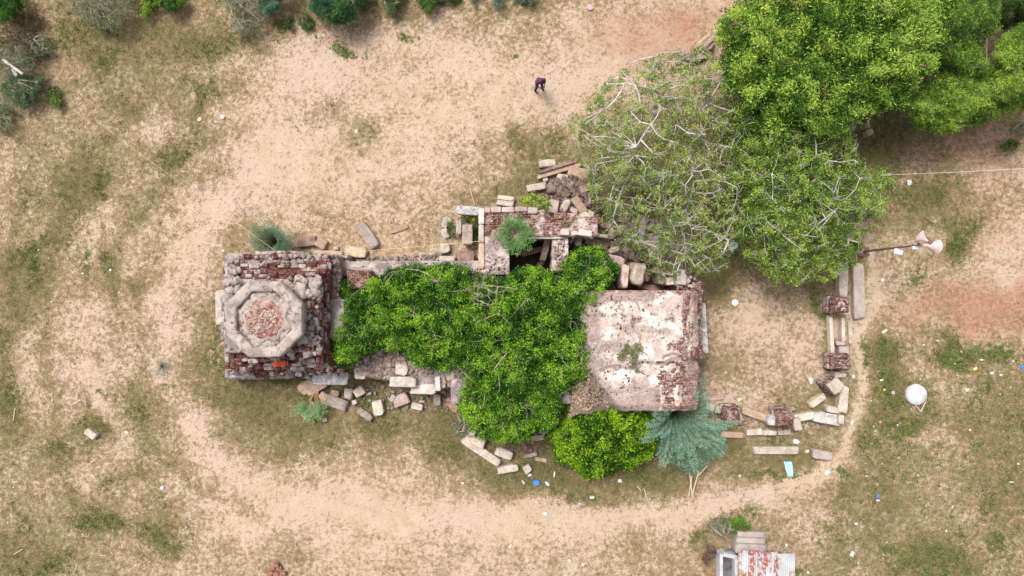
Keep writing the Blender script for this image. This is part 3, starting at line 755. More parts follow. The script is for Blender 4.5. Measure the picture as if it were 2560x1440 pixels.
shrub("grey_bush", "low grey-green bush below the right half of the trees, by the cable end", "bush", ell(2548, 315, 22, 24), (2550, 315), .4, 1.2, 120, GREYG, 67, TWIG_DRY, 160, over=.3)

# -- plants made of feathery fronds
def fronds(name, label, cat, centre, zb, zt, Rp, nf, pal, seed, droop=.5, dens=90, L=.05, wr=.3, width=.11, aspect=1.0, group=None, stem=BARK_DARK, inner=.0, a0=0, a1=360):
    rs = np.random.RandomState(seed)
    base = np.array(W(centre[0], centre[1], zb)); k = M(1, zt)
    segs, rad, P, D = [], [], [], []
    for i in range(nf):
        a = R(a0 + (a1 - a0) * ((i * 7 % nf) + rs.rand()) / nf); r_ = Rp * k * rs.uniform(.6, 1.12) * (aspect if abs(math.cos(a)) > .7 else 1)
        hz = zb + (zt - zb) * rs.uniform(.35, 1) ** .7
        bend = rs.uniform(-.3, .3)
        prev = base + np.array([0, 0, 0])
        pts = []
        for s in range(1, 9):
            u = s / 8; aa = a + bend * u
            pz = zb + (hz - zb) * math.sin(min(u * (1.2 + droop), PI * .62)) * 1.02
            p_ = base + np.array([math.cos(aa) * r_ * u, math.sin(aa) * r_ * u, pz - zb])
            segs.append([prev, p_]); rad.append([.012 * (1.1 - u), .012 * (1.0 - u) + .002]); pts.append((prev, p_)); prev = p_
        n = int(dens)
        u = rs.uniform(inner, 1, n) * 8; ii_ = np.clip(u.astype(int), 0, 7); fr = (u - ii_)[:, None]
        A = np.array([p[0] for p in pts])[ii_]; B = np.array([p[1] for p in pts])[ii_]
        c0 = A + (B - A) * fr
        dirn = (B - A) / (np.linalg.norm(B - A, axis=1, keepdims=True) + 1e-9)
        side = np.cross(dirn, [0, 0, 1.0]); side /= np.linalg.norm(side, axis=1, keepdims=True) + 1e-9
        sg = rs.choice([-1, 1], n)[:, None]
        wloc = width * np.sin(np.clip(u / 8, .05, 1) * PI * .9)[:, None] + .03
        P.append(c0 + side * sg * rs.rand(n, 1) * wloc + rs.normal(size=(n, 3)) * .015); D.append(side * sg + dirn * .8 + rs.normal(size=(n, 3)) * .25)
    P = np.concatenate(P); D = np.concatenate(D)
    P[:, 2] = np.maximum(P[:, 2], .02)
    ll = rs.uniform(.6, 1.3, len(P)) * L
    V, Fq = leaves(P, D, ll, ll * wr, rs, 1.5)
    pal = np.array(pal); c = pal[rs.randint(0, len(pal), len(P))] * rs.uniform(.8, 1.2, (len(P), 1))
    C = np.repeat(np.concatenate([c, np.ones((len(c), 1))], 1), 4, 0)
    T = thing(name, label, cat, tuple(base), group)
    link("foliage", np_mesh("foliage", V, Fq, LEAF, C), T)
    if zb < .2: segs.append([base, base + np.array([0, 0, (zt - zb) * .5])]); rad.append([.05, .03])
    V, Fq = tubes(segs, rad, 5); link("stem", np_mesh("stem", V, Fq, stem, None, True), T)
    return T
fronds("blue_green_tree", "blue-green tree of radiating feathery branches right of the round yellow-green bush", "tree", (1676, 1026), .1, 2.9, 122, 47, BLUEG[1:] + [(.20, .31, .23)], 71, dens=620, L=.06, wr=.30, width=.12, inner=.06)
_bt = [o for o in bpy.data.objects if o.name == 'blue_green_tree'][0]
_V, _F, _C, _ = canopy([(1650,1075),(1665,1040),(1710,1050),(1760,1045),(1795,1085),(1800,1120),(1775,1160),(1730,1178),(1690,1165),(1655,1130),(1645,1100)], 1.0, 1.9, 60, 1.2, 1500, 9, .05, .35, BLUEG[1:] + [(.20, .31, .23)], 171, clump=18, gap=.42, bump=.35, spr=.16, edge=10)
link('crown', np_mesh('crown', _V, _F, LEAF, _C), _bt)
fronds("blue_green_bush", "small blue-green feathery bush against the north wall of the tower", "bush", (700, 608), .1, 1.7, 52, 100, [(.07,.16,.10),(.11,.22,.14),(.16,.28,.19)], 72, dens=150, L=.05, width=.14)
fronds("green_sapling", "fresh green feathery sapling growing on the porch wall top", "sapling", (1287, 588), 2.7, 3.4, 50, 26, [(.08,.19,.05),(.13,.26,.07),(.18,.31,.10)], 73, dens=190, L=.055, wr=.45, width=.14, inner=.25, stem=TWIG_DRY)
fronds("fern_weed", "small blue-green star shaped weed in the field left of the tower", "weed", (407, 915), .02, .28, 30, 13, BLUEG[1:3], 74, dens=60, L=.04, width=.05)
fronds("pale_sapling", "pale green leafy branch over a fallen block by the dead root", "sapling", (778, 1003), .3, .7, 48, 22, [(.14,.25,.09),(.22,.35,.15),(.30,.42,.20)], 75, dens=140, L=.05, wr=.5, width=.10, inner=.25, stem=TWIG_DRY, a0=190, a1=350)
fronds("green_weed", "bright green spiky weed in the corner between tower and grey slab", "weed", (752, 935), .5, 1.0, 22, 14, VIVID[2:4], 76, dens=60, L=.05, width=.05)

shrub("dry_bush", "brown leafless bush on red soil at the top edge, left of the grey leafless shrub", "bush", ell(70, 50, 44, 30), (75, 40), .2, .7, 160, [(.08,.08,.035),(.14,.13,.06)], 81, BARK_DARK, 420, over=.3)
shrub("grey_bush", "grey-green thorny bush at the left edge between the dry bush and the plank", "bush", ell(95, 115, 28, 34), (95, 115), .2, .8, 420, GREYG, 82, TWIG_DRY, 260, over=.25)
shrub("leafy_bush", "green bush at the top edge between the bluish-half shrub and the thin pointed one", "bush", ell(912, 4, 26, 24), (912, -2), .2, .8, 520, [(.05,.11,.03),(.09,.17,.05),(.13,.22,.06)], 83)
shrub("low_bush", "low dry-green bush at the top edge right of the middle low bush", "bush", ell(1130, -4, 30, 16), (1130, -4), .15, .5, 360, [(.06,.10,.03),(.10,.15,.04)], 84)

# ------------------------------------------------------------------ masonry of the temple
MAS = masonry_mat("temple_masonry", plaster=(.46, .39, .36), grey=(.25, .205, .20), dark=(.045, .028, .028), brick=(.16, .055, .045), t_brick=.53, t_dark=.575, t_grey=.47, pattern=False, use_attr=True)
PLAST = masonry_mat("roof_plaster", plaster=(.66, .58, .52), grey=(.44, .345, .30), dark=(.12, .075, .06), mortar=(.46, .33, .28), t_brick=.51, t_dark=.59, t_grey=.49, bs=4.0, use_attr=True, pit=.03)
RINGM = masonry_mat("dome_plaster", plaster=(.50, .425, .385), grey=(.33, .27, .245), dark=(.085, .065, .06), brick=(.32, .16, .125), t_brick=.54, t_dark=.575, t_grey=.5, pattern=False, use_attr=True, pit=.08)
PORCHM = masonry_mat("porch_masonry", plaster=(.56, .47, .43), grey=(.30, .24, .22), dark=(.055, .03, .028), brick=(.19, .065, .045), mortar=(.40, .27, .23), t_brick=.53, t_dark=.58, t_grey=.51, bs=4.4, use_attr=True)
SHADE = stone_mat("pit_floor_shade", (.045, .032, .026), (.08, .06, .05), (.03, .02, .018), .6)  # near-black floor colour paints in the darkness of the porch pit

def heights(px0, py0, px1, py1, z, step=.07, f=None, skirt=None, attr=None, mask=None, dirt=None):
    """irregular top surface traced at height z as a height field with side walls down to skirt"""
    k = M(1, z)
    nxx = max(3, int(abs(px1 - px0) * k / step)); nyy = max(3, int(abs(py1 - py0) * k / step))
    gx, gy = np.meshgrid(np.linspace(px0, px1, nxx), np.linspace(py0, py1, nyy))
    zz = np.full(gx.shape, float(z)) + (f(gx, gy) if f is not None else 0)
    rg = np.zeros(gx.shape, bool); rg[0] = rg[-1] = True; rg[:, 0] = rg[:, -1] = True
    jx = (fbm(gx / 14, gy / 14 + 5, oct=3) - .5) * 7; jy = (fbm(gx / 14 + 9, gy / 14, oct=3) - .5) * 7
    X, Y, _ = np.moveaxis(Wn(gx + jx, gy + jy, np.full(gx.shape, float(z))), -1, 0)
    V = np.stack([X, Y, zz], -1).reshape(-1, 3)
    ii = (np.arange(nyy - 1)[:, None] * nxx + np.arange(nxx - 1)[None]).ravel()
    Fq = np.stack([ii, ii + nxx, ii + nxx + 1, ii + 1], 1)
    a = attr(gx, gy).ravel() if attr is not None else np.full(len(V), .5)
    if skirt is not None:
        per = list(range(nxx)) + [r * nxx + nxx - 1 for r in range(1, nyy)] + [(nyy - 1) * nxx + c for c in range(nxx - 2, -1, -1)] + [r * nxx for r in range(nyy - 2, 0, -1)]
        per = np.array(per); n0 = len(V)
        V2 = V[per].copy(); V2[:, 2] = skirt
        V = np.concatenate([V, V2]); a = np.concatenate([a, a[per]])
        m_ = len(per); i = np.arange(m_); j = (i + 1) % m_
        Fq = np.concatenate([Fq, np.stack([per[i], per[j], n0 + j, n0 + i], 1)])
    dd = np.zeros(len(a))
    if dirt is not None: dd[:gx.size] = dirt(gx, gy).ravel()
    C = np.stack([a, dd, a, np.ones(len(a))], 1)
    return V, Fq, C

def hmesh(name, parent, mat, *a, smooth=True, **k):
    V, Fq, C = heights(*a, **k)
    return link(name, np_mesh(name, V, Fq, mat, C, smooth), parent)

def course(mb, x0, y0, x1, y1, z, thick, seed, ln=(.16, .42), wd=.16, skip=.12, off=0, a=(.25, .75)):
    """a broken row of bricks / small slabs along a traced line at height z"""
    rs = np.random.RandomState(seed)
    A = np.array(W(x0, y0, z)); B = np.array(W(x1, y1, z)); D = B - A; Lt = np.linalg.norm(D); D /= Lt
    N = np.array([-D[1], D[0], 0]); t_ = 0
    while t_ < Lt:
        l_ = rs.uniform(*ln)
        if rs.rand() > skip:
            c_ = A + D * (t_ + l_ / 2) + N * (rs.normal() * .025 + off)
            v = rs.uniform(*a)
            mb.add(block(c_[0], c_[1], z - thick + rs.normal() * .02, l_ * .96, wd * rs.uniform(.75, 1.2), thick, math.degrees(math.atan2(D[1], D[0])) + rs.normal() * 2.5, 3, .08, .02, int(rs.randint(1e6))), (v, v, v, 1))
        t_ += l_

def scatter(mb, x0, y0, x1, y1, z, n, seed, s=(.05, .16), poly=None, zf=None, a=(.2, .8), nn=2):
    rs = np.random.RandomState(seed); c = 0
    while c < n:
        px, py = rs.uniform(x0, x1), rs.uniform(y0, y1)
        if poly is not None and not in_poly(np.array([px]), np.array([py]), poly)[0]: continue
        c += 1
        zz = z if zf is None else z + zf(px, py)
        w = W(px, py, zz); sz = rs.uniform(*s) * rs.uniform(.6, 1.3); v = rs.uniform(*a)
        mb.add(block(w[0], w[1], zz - .02 * rs.rand(), sz * rs.uniform(.8, 1.6), sz, sz * rs.uniform(.4, .8), rs.uniform(0, 180), nn, .11, .05, int(rs.randint(1e6)), (rs.normal() * 10, rs.normal() * 10)), (v, v, v, 1))

# ---------------- tower
TW = thing("temple_tower", "square brick and plaster temple tower with an octagonal dome ring on top", "temple tower", W(705, 790, 0))
rg = lambda sc, amp: (lambda x, y: (fbm(x / sc, y / sc, oct=4) - .5) * amp)
bri = lambda b: (lambda x, y: b + (fbm(x / 30, y / 30 + 8, oct=3) - .5) * .6)
# stepped body, each tier smaller and higher
hmesh("plinth", TW, MAS, 563, 636, 868, 948, 1.0, f=rg(16, .12), skirt=-.1, attr=bri(.35))
hmesh("body", TW, MAS, 572, 640, 846, 926, 2.2, f=rg(12, .16), skirt=.5, attr=bri(.5))
hmesh("cornice", TW, MAS, 566, 652, 820, 922, 2.9, f=rg(14, .10), skirt=2.0, attr=bri(.72))
hmesh("terrace", TW, MAS, 582, 676, 803, 900, 3.35, f=rg(12, .14), skirt=2.8, attr=bri(.75))
hmesh("upper_terrace", TW, MAS, 562, 698, 782, 882, 3.7, f=rg(10, .14), skirt=3.2, attr=bri(.45))
# projections on the four sides
hmesh("side_projection", TW, MAS, 640, 628, 760, 668, 2.0, f=rg(9, .25), skirt=0, attr=bri(.45))
hmesh("side_projection", TW, MAS, 806, 748, 862, 844, 2.6, f=rg(9, .14), skirt=0, attr=bri(-.15))
hmesh("side_projection", TW, MAS, 640, 905, 735, 945, 1.7, f=rg(9, .2), skirt=0, attr=bri(.5))
hmesh("side_projection", TW, MAS, 552, 735, 590, 848, 2.3, f=rg(9, .2), skirt=0, attr=bri(.3))
for i, (x0, y0, x1, y1, z, a_) in enumerate([(822,716,842,742,1.9,.8),(818,846,835,872,1.9,.8),(800,878,848,925,1.7,.7),(782,655,848,700,1.9,.45),(571,634,610,664,2.3,.2),(612,642,640,668,1.8,.1)]):
    hmesh("corner_moulding", TW, MAS, x0, y0, x1, y1, z, f=rg(8, .12), skirt=.3, attr=bri(a_))
mb = MB(); sd = 100
for (x0, y0, x1, y1, z, off) in [(566,655,820,655,2.95,0),(820,655,820,922,2.95,0),(566,922,820,922,2.95,0),(566,655,566,922,2.95,0),(575,664,808,664,3.0,0),(811,668,811,915,3.0,0),
     (582,680,803,680,3.4,0),(803,680,803,900,3.4,0),(582,900,803,900,3.4,0),(582,680,582,900,3.4,0),(590,688,795,688,3.45,0),(796,690,796,895,3.45,0),(590,892,795,892,3.45,0),
     (572,641,846,641,2.25,0),(846,655,846,745,2.25,0),(846,850,846,926,2.25,0),(572,926,846,926,2.25,0),(572,934,735,934,1.8,0),(640,640,760,640,2.05,0),(640,650,760,650,2.1,0),
     (600,660,790,660,2.98,0),(780,700,780,880,3.75,0),(770,690,770,890,3.75,0),(620,912,800,912,3.0,0),(600,907,800,907,3.1,0),(575,935,735,935,1.75,0),(640,943,735,943,1.6,0),(855,752,855,842,2.48,0),
     (846,750,846,842,2.5,0),(836,750,836,842,2.52,0),(826,750,826,842,2.55,0),(571,655,571,735,2.4,0),(563,640,563,700,1.6,0),(567,850,567,926,2.2,0),(790,700,790,880,3.6,0),(812,700,812,748,2.9,0)]:
    sd += 1
    course(mb, x0, y0, x1, y1, z, .09, sd, wd=.15, skip=.22, a=(0, .08) if (y0 == 750 or y0 == 752) else (.2, .95))
scatter(mb, 590, 690, 800, 890, 3.72, 170, 201, (.07, .20), a=(.1, .9))
scatter(mb, 740, 690, 800, 740, 3.72, 26, 202, (.14, .30), a=(.1, .5), nn=3)
scatter(mb, 745, 840, 800, 885, 3.72, 40, 203, (.10, .24), a=(.1, .7), nn=3)
scatter(mb, 575, 640, 840, 680, 2.3, 120, 204, (.06, .17), a=(.0, .8))
scatter(mb, 572, 905, 840, 935, 2.2, 110, 205, (.06, .17), a=(.0, .9))
scatter(mb, 572, 670, 600, 720, 3.4, 24, 206, (.12, .26), a=(.0, .5), nn=3)
scatter(mb, 770, 640, 850, 700, 2.0, 90, 207, (.08, .2), a=(.1, .7))
link("masonry_courses", mb.mesh("masonry_courses", MAS), TW)
# octagonal ring with rounded profile
cx, cy, _ = W(660, 798, 4.7); kz = M(1, 4.7)
def octr(th, soft=.35):
    a = (th + PI / 8) % (PI / 4) - PI / 8
    return (math.cos(PI / 8) / math.cos(a)) * (1 - soft) + soft
def lathe_ring(name, prof, rfun, mat, attr, rough, seed, nseg=96, close=False):
    V = []; A = []
    for k, (r_, z) in enumerate(prof):
        for i in range(nseg):
            th = i / nseg * 2 * PI; rr = r_ * kz * rfun(th, k)
            V.append((cx + math.cos(th) * rr, cy + math.sin(th) * rr, z)); A.append(attr[k] if isinstance(attr, list) else attr)
    V = np.array(V); nz = fbm(V[:, 0] * 5 + seed, V[:, 1] * 5, V[:, 2] * 5, 4) - .5
    nr = fbm(V[:, 0] * 4, V[:, 1] * 4 + seed, V[:, 2] * 4, 3) - .5
    hf = (fbm(V[:, 0] * 16, V[:, 1] * 16 + seed, V[:, 2] * 9, 3) - .5) * rough * 1.6
    V[:, 2] += nz * rough * 2 + hf; dx = V[:, :2] - np.array([cx, cy]); dl = np.linalg.norm(dx, axis=1, keepdims=True) + 1e-6
    V[:, :2] += dx / dl * (nr * rough * 2)[:, None]
    Fq = []
    for k in range(len(prof) - 1):
        for i in range(nseg):
            j = (i + 1) % nseg
            Fq.append((k * nseg + i, k * nseg + j, (k + 1) * nseg + j, (k + 1) * nseg + i))
    A = np.array(A, float) + (fbm(V[:, 0] * 3, V[:, 1] * 3 + 4, oct=3) - .5) * .8
    C = np.stack([A, .12 + 0 * A, A, np.ones(len(A))], 1)
    return link(name, np_mesh(name, V, np.array(Fq), mat, C, True), TW)
lathe_ring("dome_neck", [(92, 3.6), (90, 4.1), (96, 4.15), (96, 4.3), (70, 4.3)], lambda t, k: octr(t), RINGM, .4, .05, 3)
lathe_ring("octagonal_ring", [(74, 4.56), (74.5, 4.70), (76, 4.735), (82, 4.745), (90, 4.75), (98, 4.745), (101, 4.73), (102.5, 4.68), (103, 4.42), (101, 4.30), (92, 4.2)], lambda t, k: octr(t, .08), RINGM,
           [.4, .35, .2, .15, .1, .15, .25, .35, .45, .5, .5], .034, 9, 200)
lathe_ring("lotus_floor", [(80, 4.55), (70, 4.57), (60, 4.58), (20, 4.58), (.5, 4.58)], lambda t, k: octr(t) if k < 2 else 1, RINGM, [.62, .66, .5, .5, .5], .03, 15)
for k in range(8):
    a = k * PI / 4 + PI / 8 + .1
    for s_, (r0, r1, wdt) in enumerate([(44, 72, 30)]):
        V = []; 
        for u in np.linspace(0, 1, 9):
            w_ = wdt / 2 * (1 - u ** 1.5) ** .8 + .6
            for v in np.linspace(-1, 1, 7):
                rr = (r0 + (r1 - r0) * u) * kz; side = w_ * v * kz
                V.append((cx + math.cos(a) * rr - math.sin(a) * side, cy + math.sin(a) * rr + math.cos(a) * side, 4.66 - .05 * abs(v) ** 2 - .12 * u * u + .05 * (u > .7)))
        V = np.array(V); nvt = len(V)
        V[:, :2] += np.stack([fbm(V[:, 0] * 6, V[:, 1] * 6 + k) - .5, fbm(V[:, 0] * 6 + 5, V[:, 1] * 6) - .5], 1) * .12
        V[:, 2] += (fbm(V[:, 0] * 8, V[:, 1] * 8) - .5) * .10
        Vb = V.copy(); Vb[:, 2] = 4.40; V = np.concatenate([V, Vb])
        Fq = [(r * 7 + c, (r + 1) * 7 + c, (r + 1) * 7 + c + 1, r * 7 + c + 1) for r in range(8) for c in range(6)]
        per = list(range(7)) + [r * 7 + 6 for r in range(1, 9)] + [8 * 7 + c for c in range(5, -1, -1)] + [r * 7 for r in range(7, 0, -1)]
        Fq += [(per[i], per[(i + 1) % len(per)], per[(i + 1) % len(per)] + nvt, per[i] + nvt) for i in range(len(per))]
        C = np.tile([.1, .1, .1, 1], (len(V), 1))
        link("lotus_petal", np_mesh("lotus_petal", V, np.array(Fq), RINGM, C, True), TW)
lathe_ring("petal_band", [(61, 4.52), (58, 4.62), (52, 4.65), (46, 4.64)], lambda t, k: 1 + .10 * math.cos(8 * (t - PI / 8 - .1)), RINGM, .22, .04, 21)
BRK = masonry_mat("dome_brick_core", plaster=(.50, .38, .33), grey=(.36, .26, .23), brick=(.34, .12, .085), mortar=(.5, .36, .3), t_brick=.49, t_dark=.66, t_grey=.52, bs=9, use_attr=True)
lathe_ring("brick_core", [(51, 4.58), (48, 4.66), (38, 4.68), (22, 4.67), (8, 4.66), (.4, 4.66)], lambda t, k: 1 + .05 * math.cos(8 * (t - .5)), BRK, .62, .035, 27)
mb = MB(); scatter(mb, 625, 765, 692, 832, 4.67, 150, 301, (.03, .08), a=(.0, .9)); scatter(mb, 645, 775, 688, 822, 4.67, 46, 303, (.04, .08), a=(0, .12))
link("rubble_fill", mb.mesh("rubble_fill", BRK), TW)["kind"] = "stuff"
mb = MB()
for k in range(0):
    a = k * 2 * PI / 90; r_ = 88 + 3 * math.sin(k * 5)
    mb.add(block(cx + math.cos(a) * r_ * kz * octr(a), cy + math.sin(a) * r_ * kz * octr(a), 4.74, .085, .2, .09, math.degrees(a) + 90, 2, .2, .04, k), (.15, .15, .15, 1))
scatter(mb, 565, 700, 600, 730, 4.0, 14, 305, (.1, .2), a=(.0, .4), nn=3)
link("fallen_pieces", mb.mesh("fallen_pieces", RINGM), TW)["kind"] = "stuff"
mb = MB(); mb.add(block(*W(797, 1, 1)[:1], 0, 0, .1, .1, .1)) if False else None
# pale eave slabs still attached to the tower
for (x0, y0, x1, y1, z, m_) in [(563,922,641,944,1.5,'white'),(538,726,562,812,1.6,'cream'),(781,931,869,962,1.6,'black'),(569,634,606,650,2.35,'grey')]:
    mb = MB(); mb.pix(x0, y0, x1, y1, z - .16, z, 8, .06, .03, seed=x0); link("eave_slab", mb.mesh("eave_slab", ST[m_]), TW)
RUST = plain("terracotta_orange", (.62, .10, .035), .8, .3, 9)
mb = MB(); scatter(mb, 690, 898, 715, 914, 3.1, 16, 310, (.07, .15)); link("orange_brick_patch", mb.mesh("orange_brick_patch", RUST), TW)

# ---------------- hall under the shrub, and its walls
HL = thing("temple_hall", "long ruined hall under the green shrub, its plastered roof showing at the east end", "temple hall", W(1250, 820, 0))
hmesh("plinth", HL, MAS, 848, 700, 1130, 935, 1.15, f=rg(26, .35), skirt=-.1, attr=bri(.5), step=.12)
hmesh("north_wall", HL, MAS, 838, 652, 1200, 690, 1.5, f=rg(14, .30), skirt=0, attr=bri(.15))
hmesh("broken_wall", HL, PORCHM, 868, 676, 925, 722, 2.1, f=rg(12, .2), skirt=.5, attr=bri(.85))
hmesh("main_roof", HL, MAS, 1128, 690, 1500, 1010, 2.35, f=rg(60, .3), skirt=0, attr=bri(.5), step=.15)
hmesh("south_wall", HL, MAS, 975, 918, 1140, 968, 1.45, f=rg(13, .2), skirt=0, attr=bri(.3))
# plastered roof: domed over the edges, its east eave rounded off in bare brick
def roof_f(x, y):
    e = np.clip((x - 1700) / 50, 0, 1); s = np.clip((y - 1012) / 40, 0, 1) * .45
    e = e * .8
    crack = -.20 * np.exp(-((y - 898 - 10 * np.sin(x / 17)) / 3.5) ** 2) * (x > 1655) - .10 * np.exp(-((y - 912 + (x - 1600) * .12 - 5 * np.sin(x / 13)) / 2.5) ** 2) * (x > 1500)
    ll = np.clip((1452 - x + (y - 900) * .85) / 60, 0, 1)
    wl = np.clip((1472 - x) / 20, 0, 1) * .4
    return -.55 * e ** 2.2 - .9 * s - 1.1 * ll - .8 * wl + (fbm(x / 22, y / 22, oct=6) - .5) * .17 + crack
def roof_a(x, y):
    e = np.clip((x - 1690) / 20, 0, 1); s = np.clip((y - 890) / 60, 0, 1) * np.clip((x - 1625) / 40, 0, 1)
    n = np.clip(1 - (y - 728) / 22, 0, 1)
    patch = np.exp(-(((x - 1680) / 24) ** 2 + ((y - 790) / 22) ** 2)) + np.exp(-(((x - 1680) / 30) ** 2 + ((y - 868) / 24) ** 2)) + .8 * np.exp(-(((x - 1600) / 40) ** 2 + ((y - 800) / 14) ** 2)) + .5 * np.exp(-(((x - 1560) / 60) ** 2 + ((y - 770) / 18) ** 2))
    ll = np.clip((1480 - x + (y - 900) * .85) / 60, 0, 1)
    return np.clip(.20 + .3 * ll + .36 * e + .36 * s + .45 * n + .42 * patch, 0, 1.15)
def roof_d(x, y):
    return np.clip(1.1 * np.exp(-((y - 742) / 14) ** 2) * (x < 1640) + .9 * np.exp(-((x - 1480) / 26) ** 2) + .7 * np.exp(-((y - 822 - (x - 1600) * .1) / 13) ** 2) * (x > 1530) * (x < 1690)
        + .9 * np.exp(-((x - 1545) ** 2 / 1800 + (y - 865) ** 2 / 500)) + .8 * np.clip((y - 940) / 40, 0, 1) * (x < 1650) + .55 * np.clip((x - 1700) / 12, 0, 1) + .4 * np.exp(-((y - 905) / 12) ** 2) + 1.0 * np.exp(-((y - 912 + (x - 1600) * .12 - 5 * np.sin(x / 13)) / 4) ** 2) * (x > 1500) + .8 * np.exp(-((x - 1592 - 8 * np.sin(y / 11)) / 4) ** 2) * (y > 745), 0, 1.2)
hmesh("roof_slab", HL, PLAST, 1452, 727, 1752, 1030, 3.0, f=roof_f, skirt=1.0, attr=roof_a, step=.06, dirt=roof_d)
mb = MB(); sd = 400
for x in (1712, 1720, 1728, 1736, 1743, 1749):
    sd += 1; zz = 3.0 - .55 * ((x - 1700) / 50) ** 2.2
    course(mb, x, 735, x + 1, 862 if x > 1735 else 893, zz + .02, .08, sd, (.14, .30), .13, .10, a=(.6, 1))
    course(mb, x - 6, 905, x - 8, 1000, zz + .02, .08, sd + 50, (.14, .30), .13, .25, a=(.6, 1))
for x in range(1642, 1706, 9):
    for y in range(905, 1005, 6):
        if random.Random(x * y).random() < .42:
            w = W(x + (y % 12) * .7, y, 2.99); v = .8
            mb.add(block(w[0], w[1], 2.93, .15, .085, .09, random.Random(x + y).uniform(-8, 8), 2, .12, .03, x + y), (v, v, v, 1))
for (px_, py_) in [(1745,880),(1738,873),(1740,886),(1732,882)]:
    w = W(px_, py_, 2.6); mb.add(block(w[0], w[1], 2.45, .35, .28, .3, px_ * 7 % 90, 4, .2, .06, px_), (.95, .95, .95, 1))
link("brick_eave", mb.mesh("brick_eave", PORCHM), HL)["kind"] = "stuff"
mb = MB(); mb.pix(1745, 762, 1768, 880, 1.75, 1.95, 10, .05, .035, 5, ang=3); link("eave_slab", mb.mesh("eave_slab", ST['black']), HL)
mb = MB(); mb.pix(1505, 726, 1700, 733, 2.5, 2.95, 8, .06, .02, 6); link("stone_beam", mb.mesh("stone_beam", ST['tan']), HL)
mb = MB(); mb.pix(1738, 700, 1756, 765, 1.2, 2.1, 8, .08, .06, 6); scatter(mb, 1690, 690, 1750, 735, 2.3, 60, 411, (.08, .2)); link("broken_corner", mb.mesh("broken_corner", PORCHM), HL)
mb = MB(); scatter(mb, 1470, 740, 1560, 790, 3.0, 90, 412, (.03, .07), a=(.1, .7)); scatter(mb, 1470, 860, 1620, 1020, 2.98, 420, 413, (.03, .07), a=(.2, 1)); scatter(mb, 1540, 735, 1700, 860, 3.0, 130, 414, (.02, .07), a=(0, .8))
link("plaster_crumbs", mb.mesh("plaster_crumbs", MAS), HL)["kind"] = "stuff"

# ---------------- porch: U of thick walls around a dark open pit
PR = thing("ruined_porch", "roofless porch, U of thick brick and plaster walls round a dark pit", "ruined porch", W(1300, 600, 0))
hmesh("wall", PR, PORCHM, 1206, 524, 1272, 686, 2.75, f=rg(16, .12), skirt=0, attr=lambda x, y: np.clip(.72 - (y - 560) / 170 + (fbm(x / 25, y / 25) - .5) * .6, 0, 1), step=.05)
hmesh("wall", PR, PORCHM, 1272, 524, 1495, 592, 2.75, f=lambda x, y: (fbm(x / 16, y / 16, oct=4) - .5) * .12 - .25 * np.clip((x - 1360) / 30, 0, 1) * np.clip((545 - y) / 10, 0, 1) * 4, skirt=0,
      attr=lambda x, y: .62 + (fbm(x / 25, y / 25) - .5) * .7, step=.05)
hmesh("wall", PR, PORCHM, 1382, 597, 1420, 678, 2.55, f=rg(12, .14), skirt=0, attr=bri(.45), step=.05)
for i, (x0, y0, x1, y1) in enumerate([(1196,519,1211,561),(1196,562,1210,607),(1196,608,1211,673)]):
    mb = MB(); mb.pix(x0, y0, x1, y1, 2.45, 2.86, 7, .07, .03, 500 + i); link("edge_slab", mb.mesh("edge_slab", ST['white'] if i < 2 else ST['tan']), PR)
for i, (x0, y0, x1, y1) in enumerate([(1212,516,1226,532),(1227,516,1253,531),(1254,517,1286,531),(1287,516,1318,529),(1319,518,1345,534)]):
    mb = MB(); mb.pix(x0, y0, x1, y1, 2.5, 2.84, 6, .08, .03, 520 + i); link("edge_slab", mb.mesh("edge_slab", ST['pink']), PR)
mb = MB(); mb.pix(1318, 590, 1418, 597, 2.35, 2.7, 8, .06, .02, 540); link("stone_beam", mb.mesh("stone_beam", ST['cream']), PR)
mb = MB(); mb.pix(1266, 622, 1272, 690, 1.8, 2.7, 8, .06, .02, 541); link("stone_beam", mb.mesh("stone_beam", ST['tan']), PR)
mb = MB(); mb.pix(1412, 595, 1421, 640, 2.1, 2.66, 8, .06, .03, 542); link("edge_slab", mb.mesh("edge_slab", ST['cream']), PR)
mb = MB()
for i, y in enumerate(range(536, 592, 7)):
    course(mb, 1216, y, 1262, y, 2.80, .07, 600 + i, (.12, .26), .08, .55, a=(.5, 1)); course(mb, 1290, y, 1400, y, 2.79, .07, 650 + i, (.12, .24), .08, .6, a=(.4, 1))
scatter(mb, 1210, 640, 1270, 686, 2.79, 60, 620, (.03, .08)); scatter(mb, 1380, 560, 1480, 592, 2.6, 80, 621, (.05, .14)); scatter(mb, 1385, 600, 1418, 675, 2.6, 60, 622, (.04, .12))
link("loose_bricks", mb.mesh("loose_bricks", PORCHM), PR)["kind"] = "stuff"
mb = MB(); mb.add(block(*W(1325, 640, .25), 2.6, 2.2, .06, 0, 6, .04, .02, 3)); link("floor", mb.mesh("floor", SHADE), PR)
mb = MB(); mb.pix(1414, 540, 1500, 690, 0, .05, 6, .05, .02, 4) if False else None

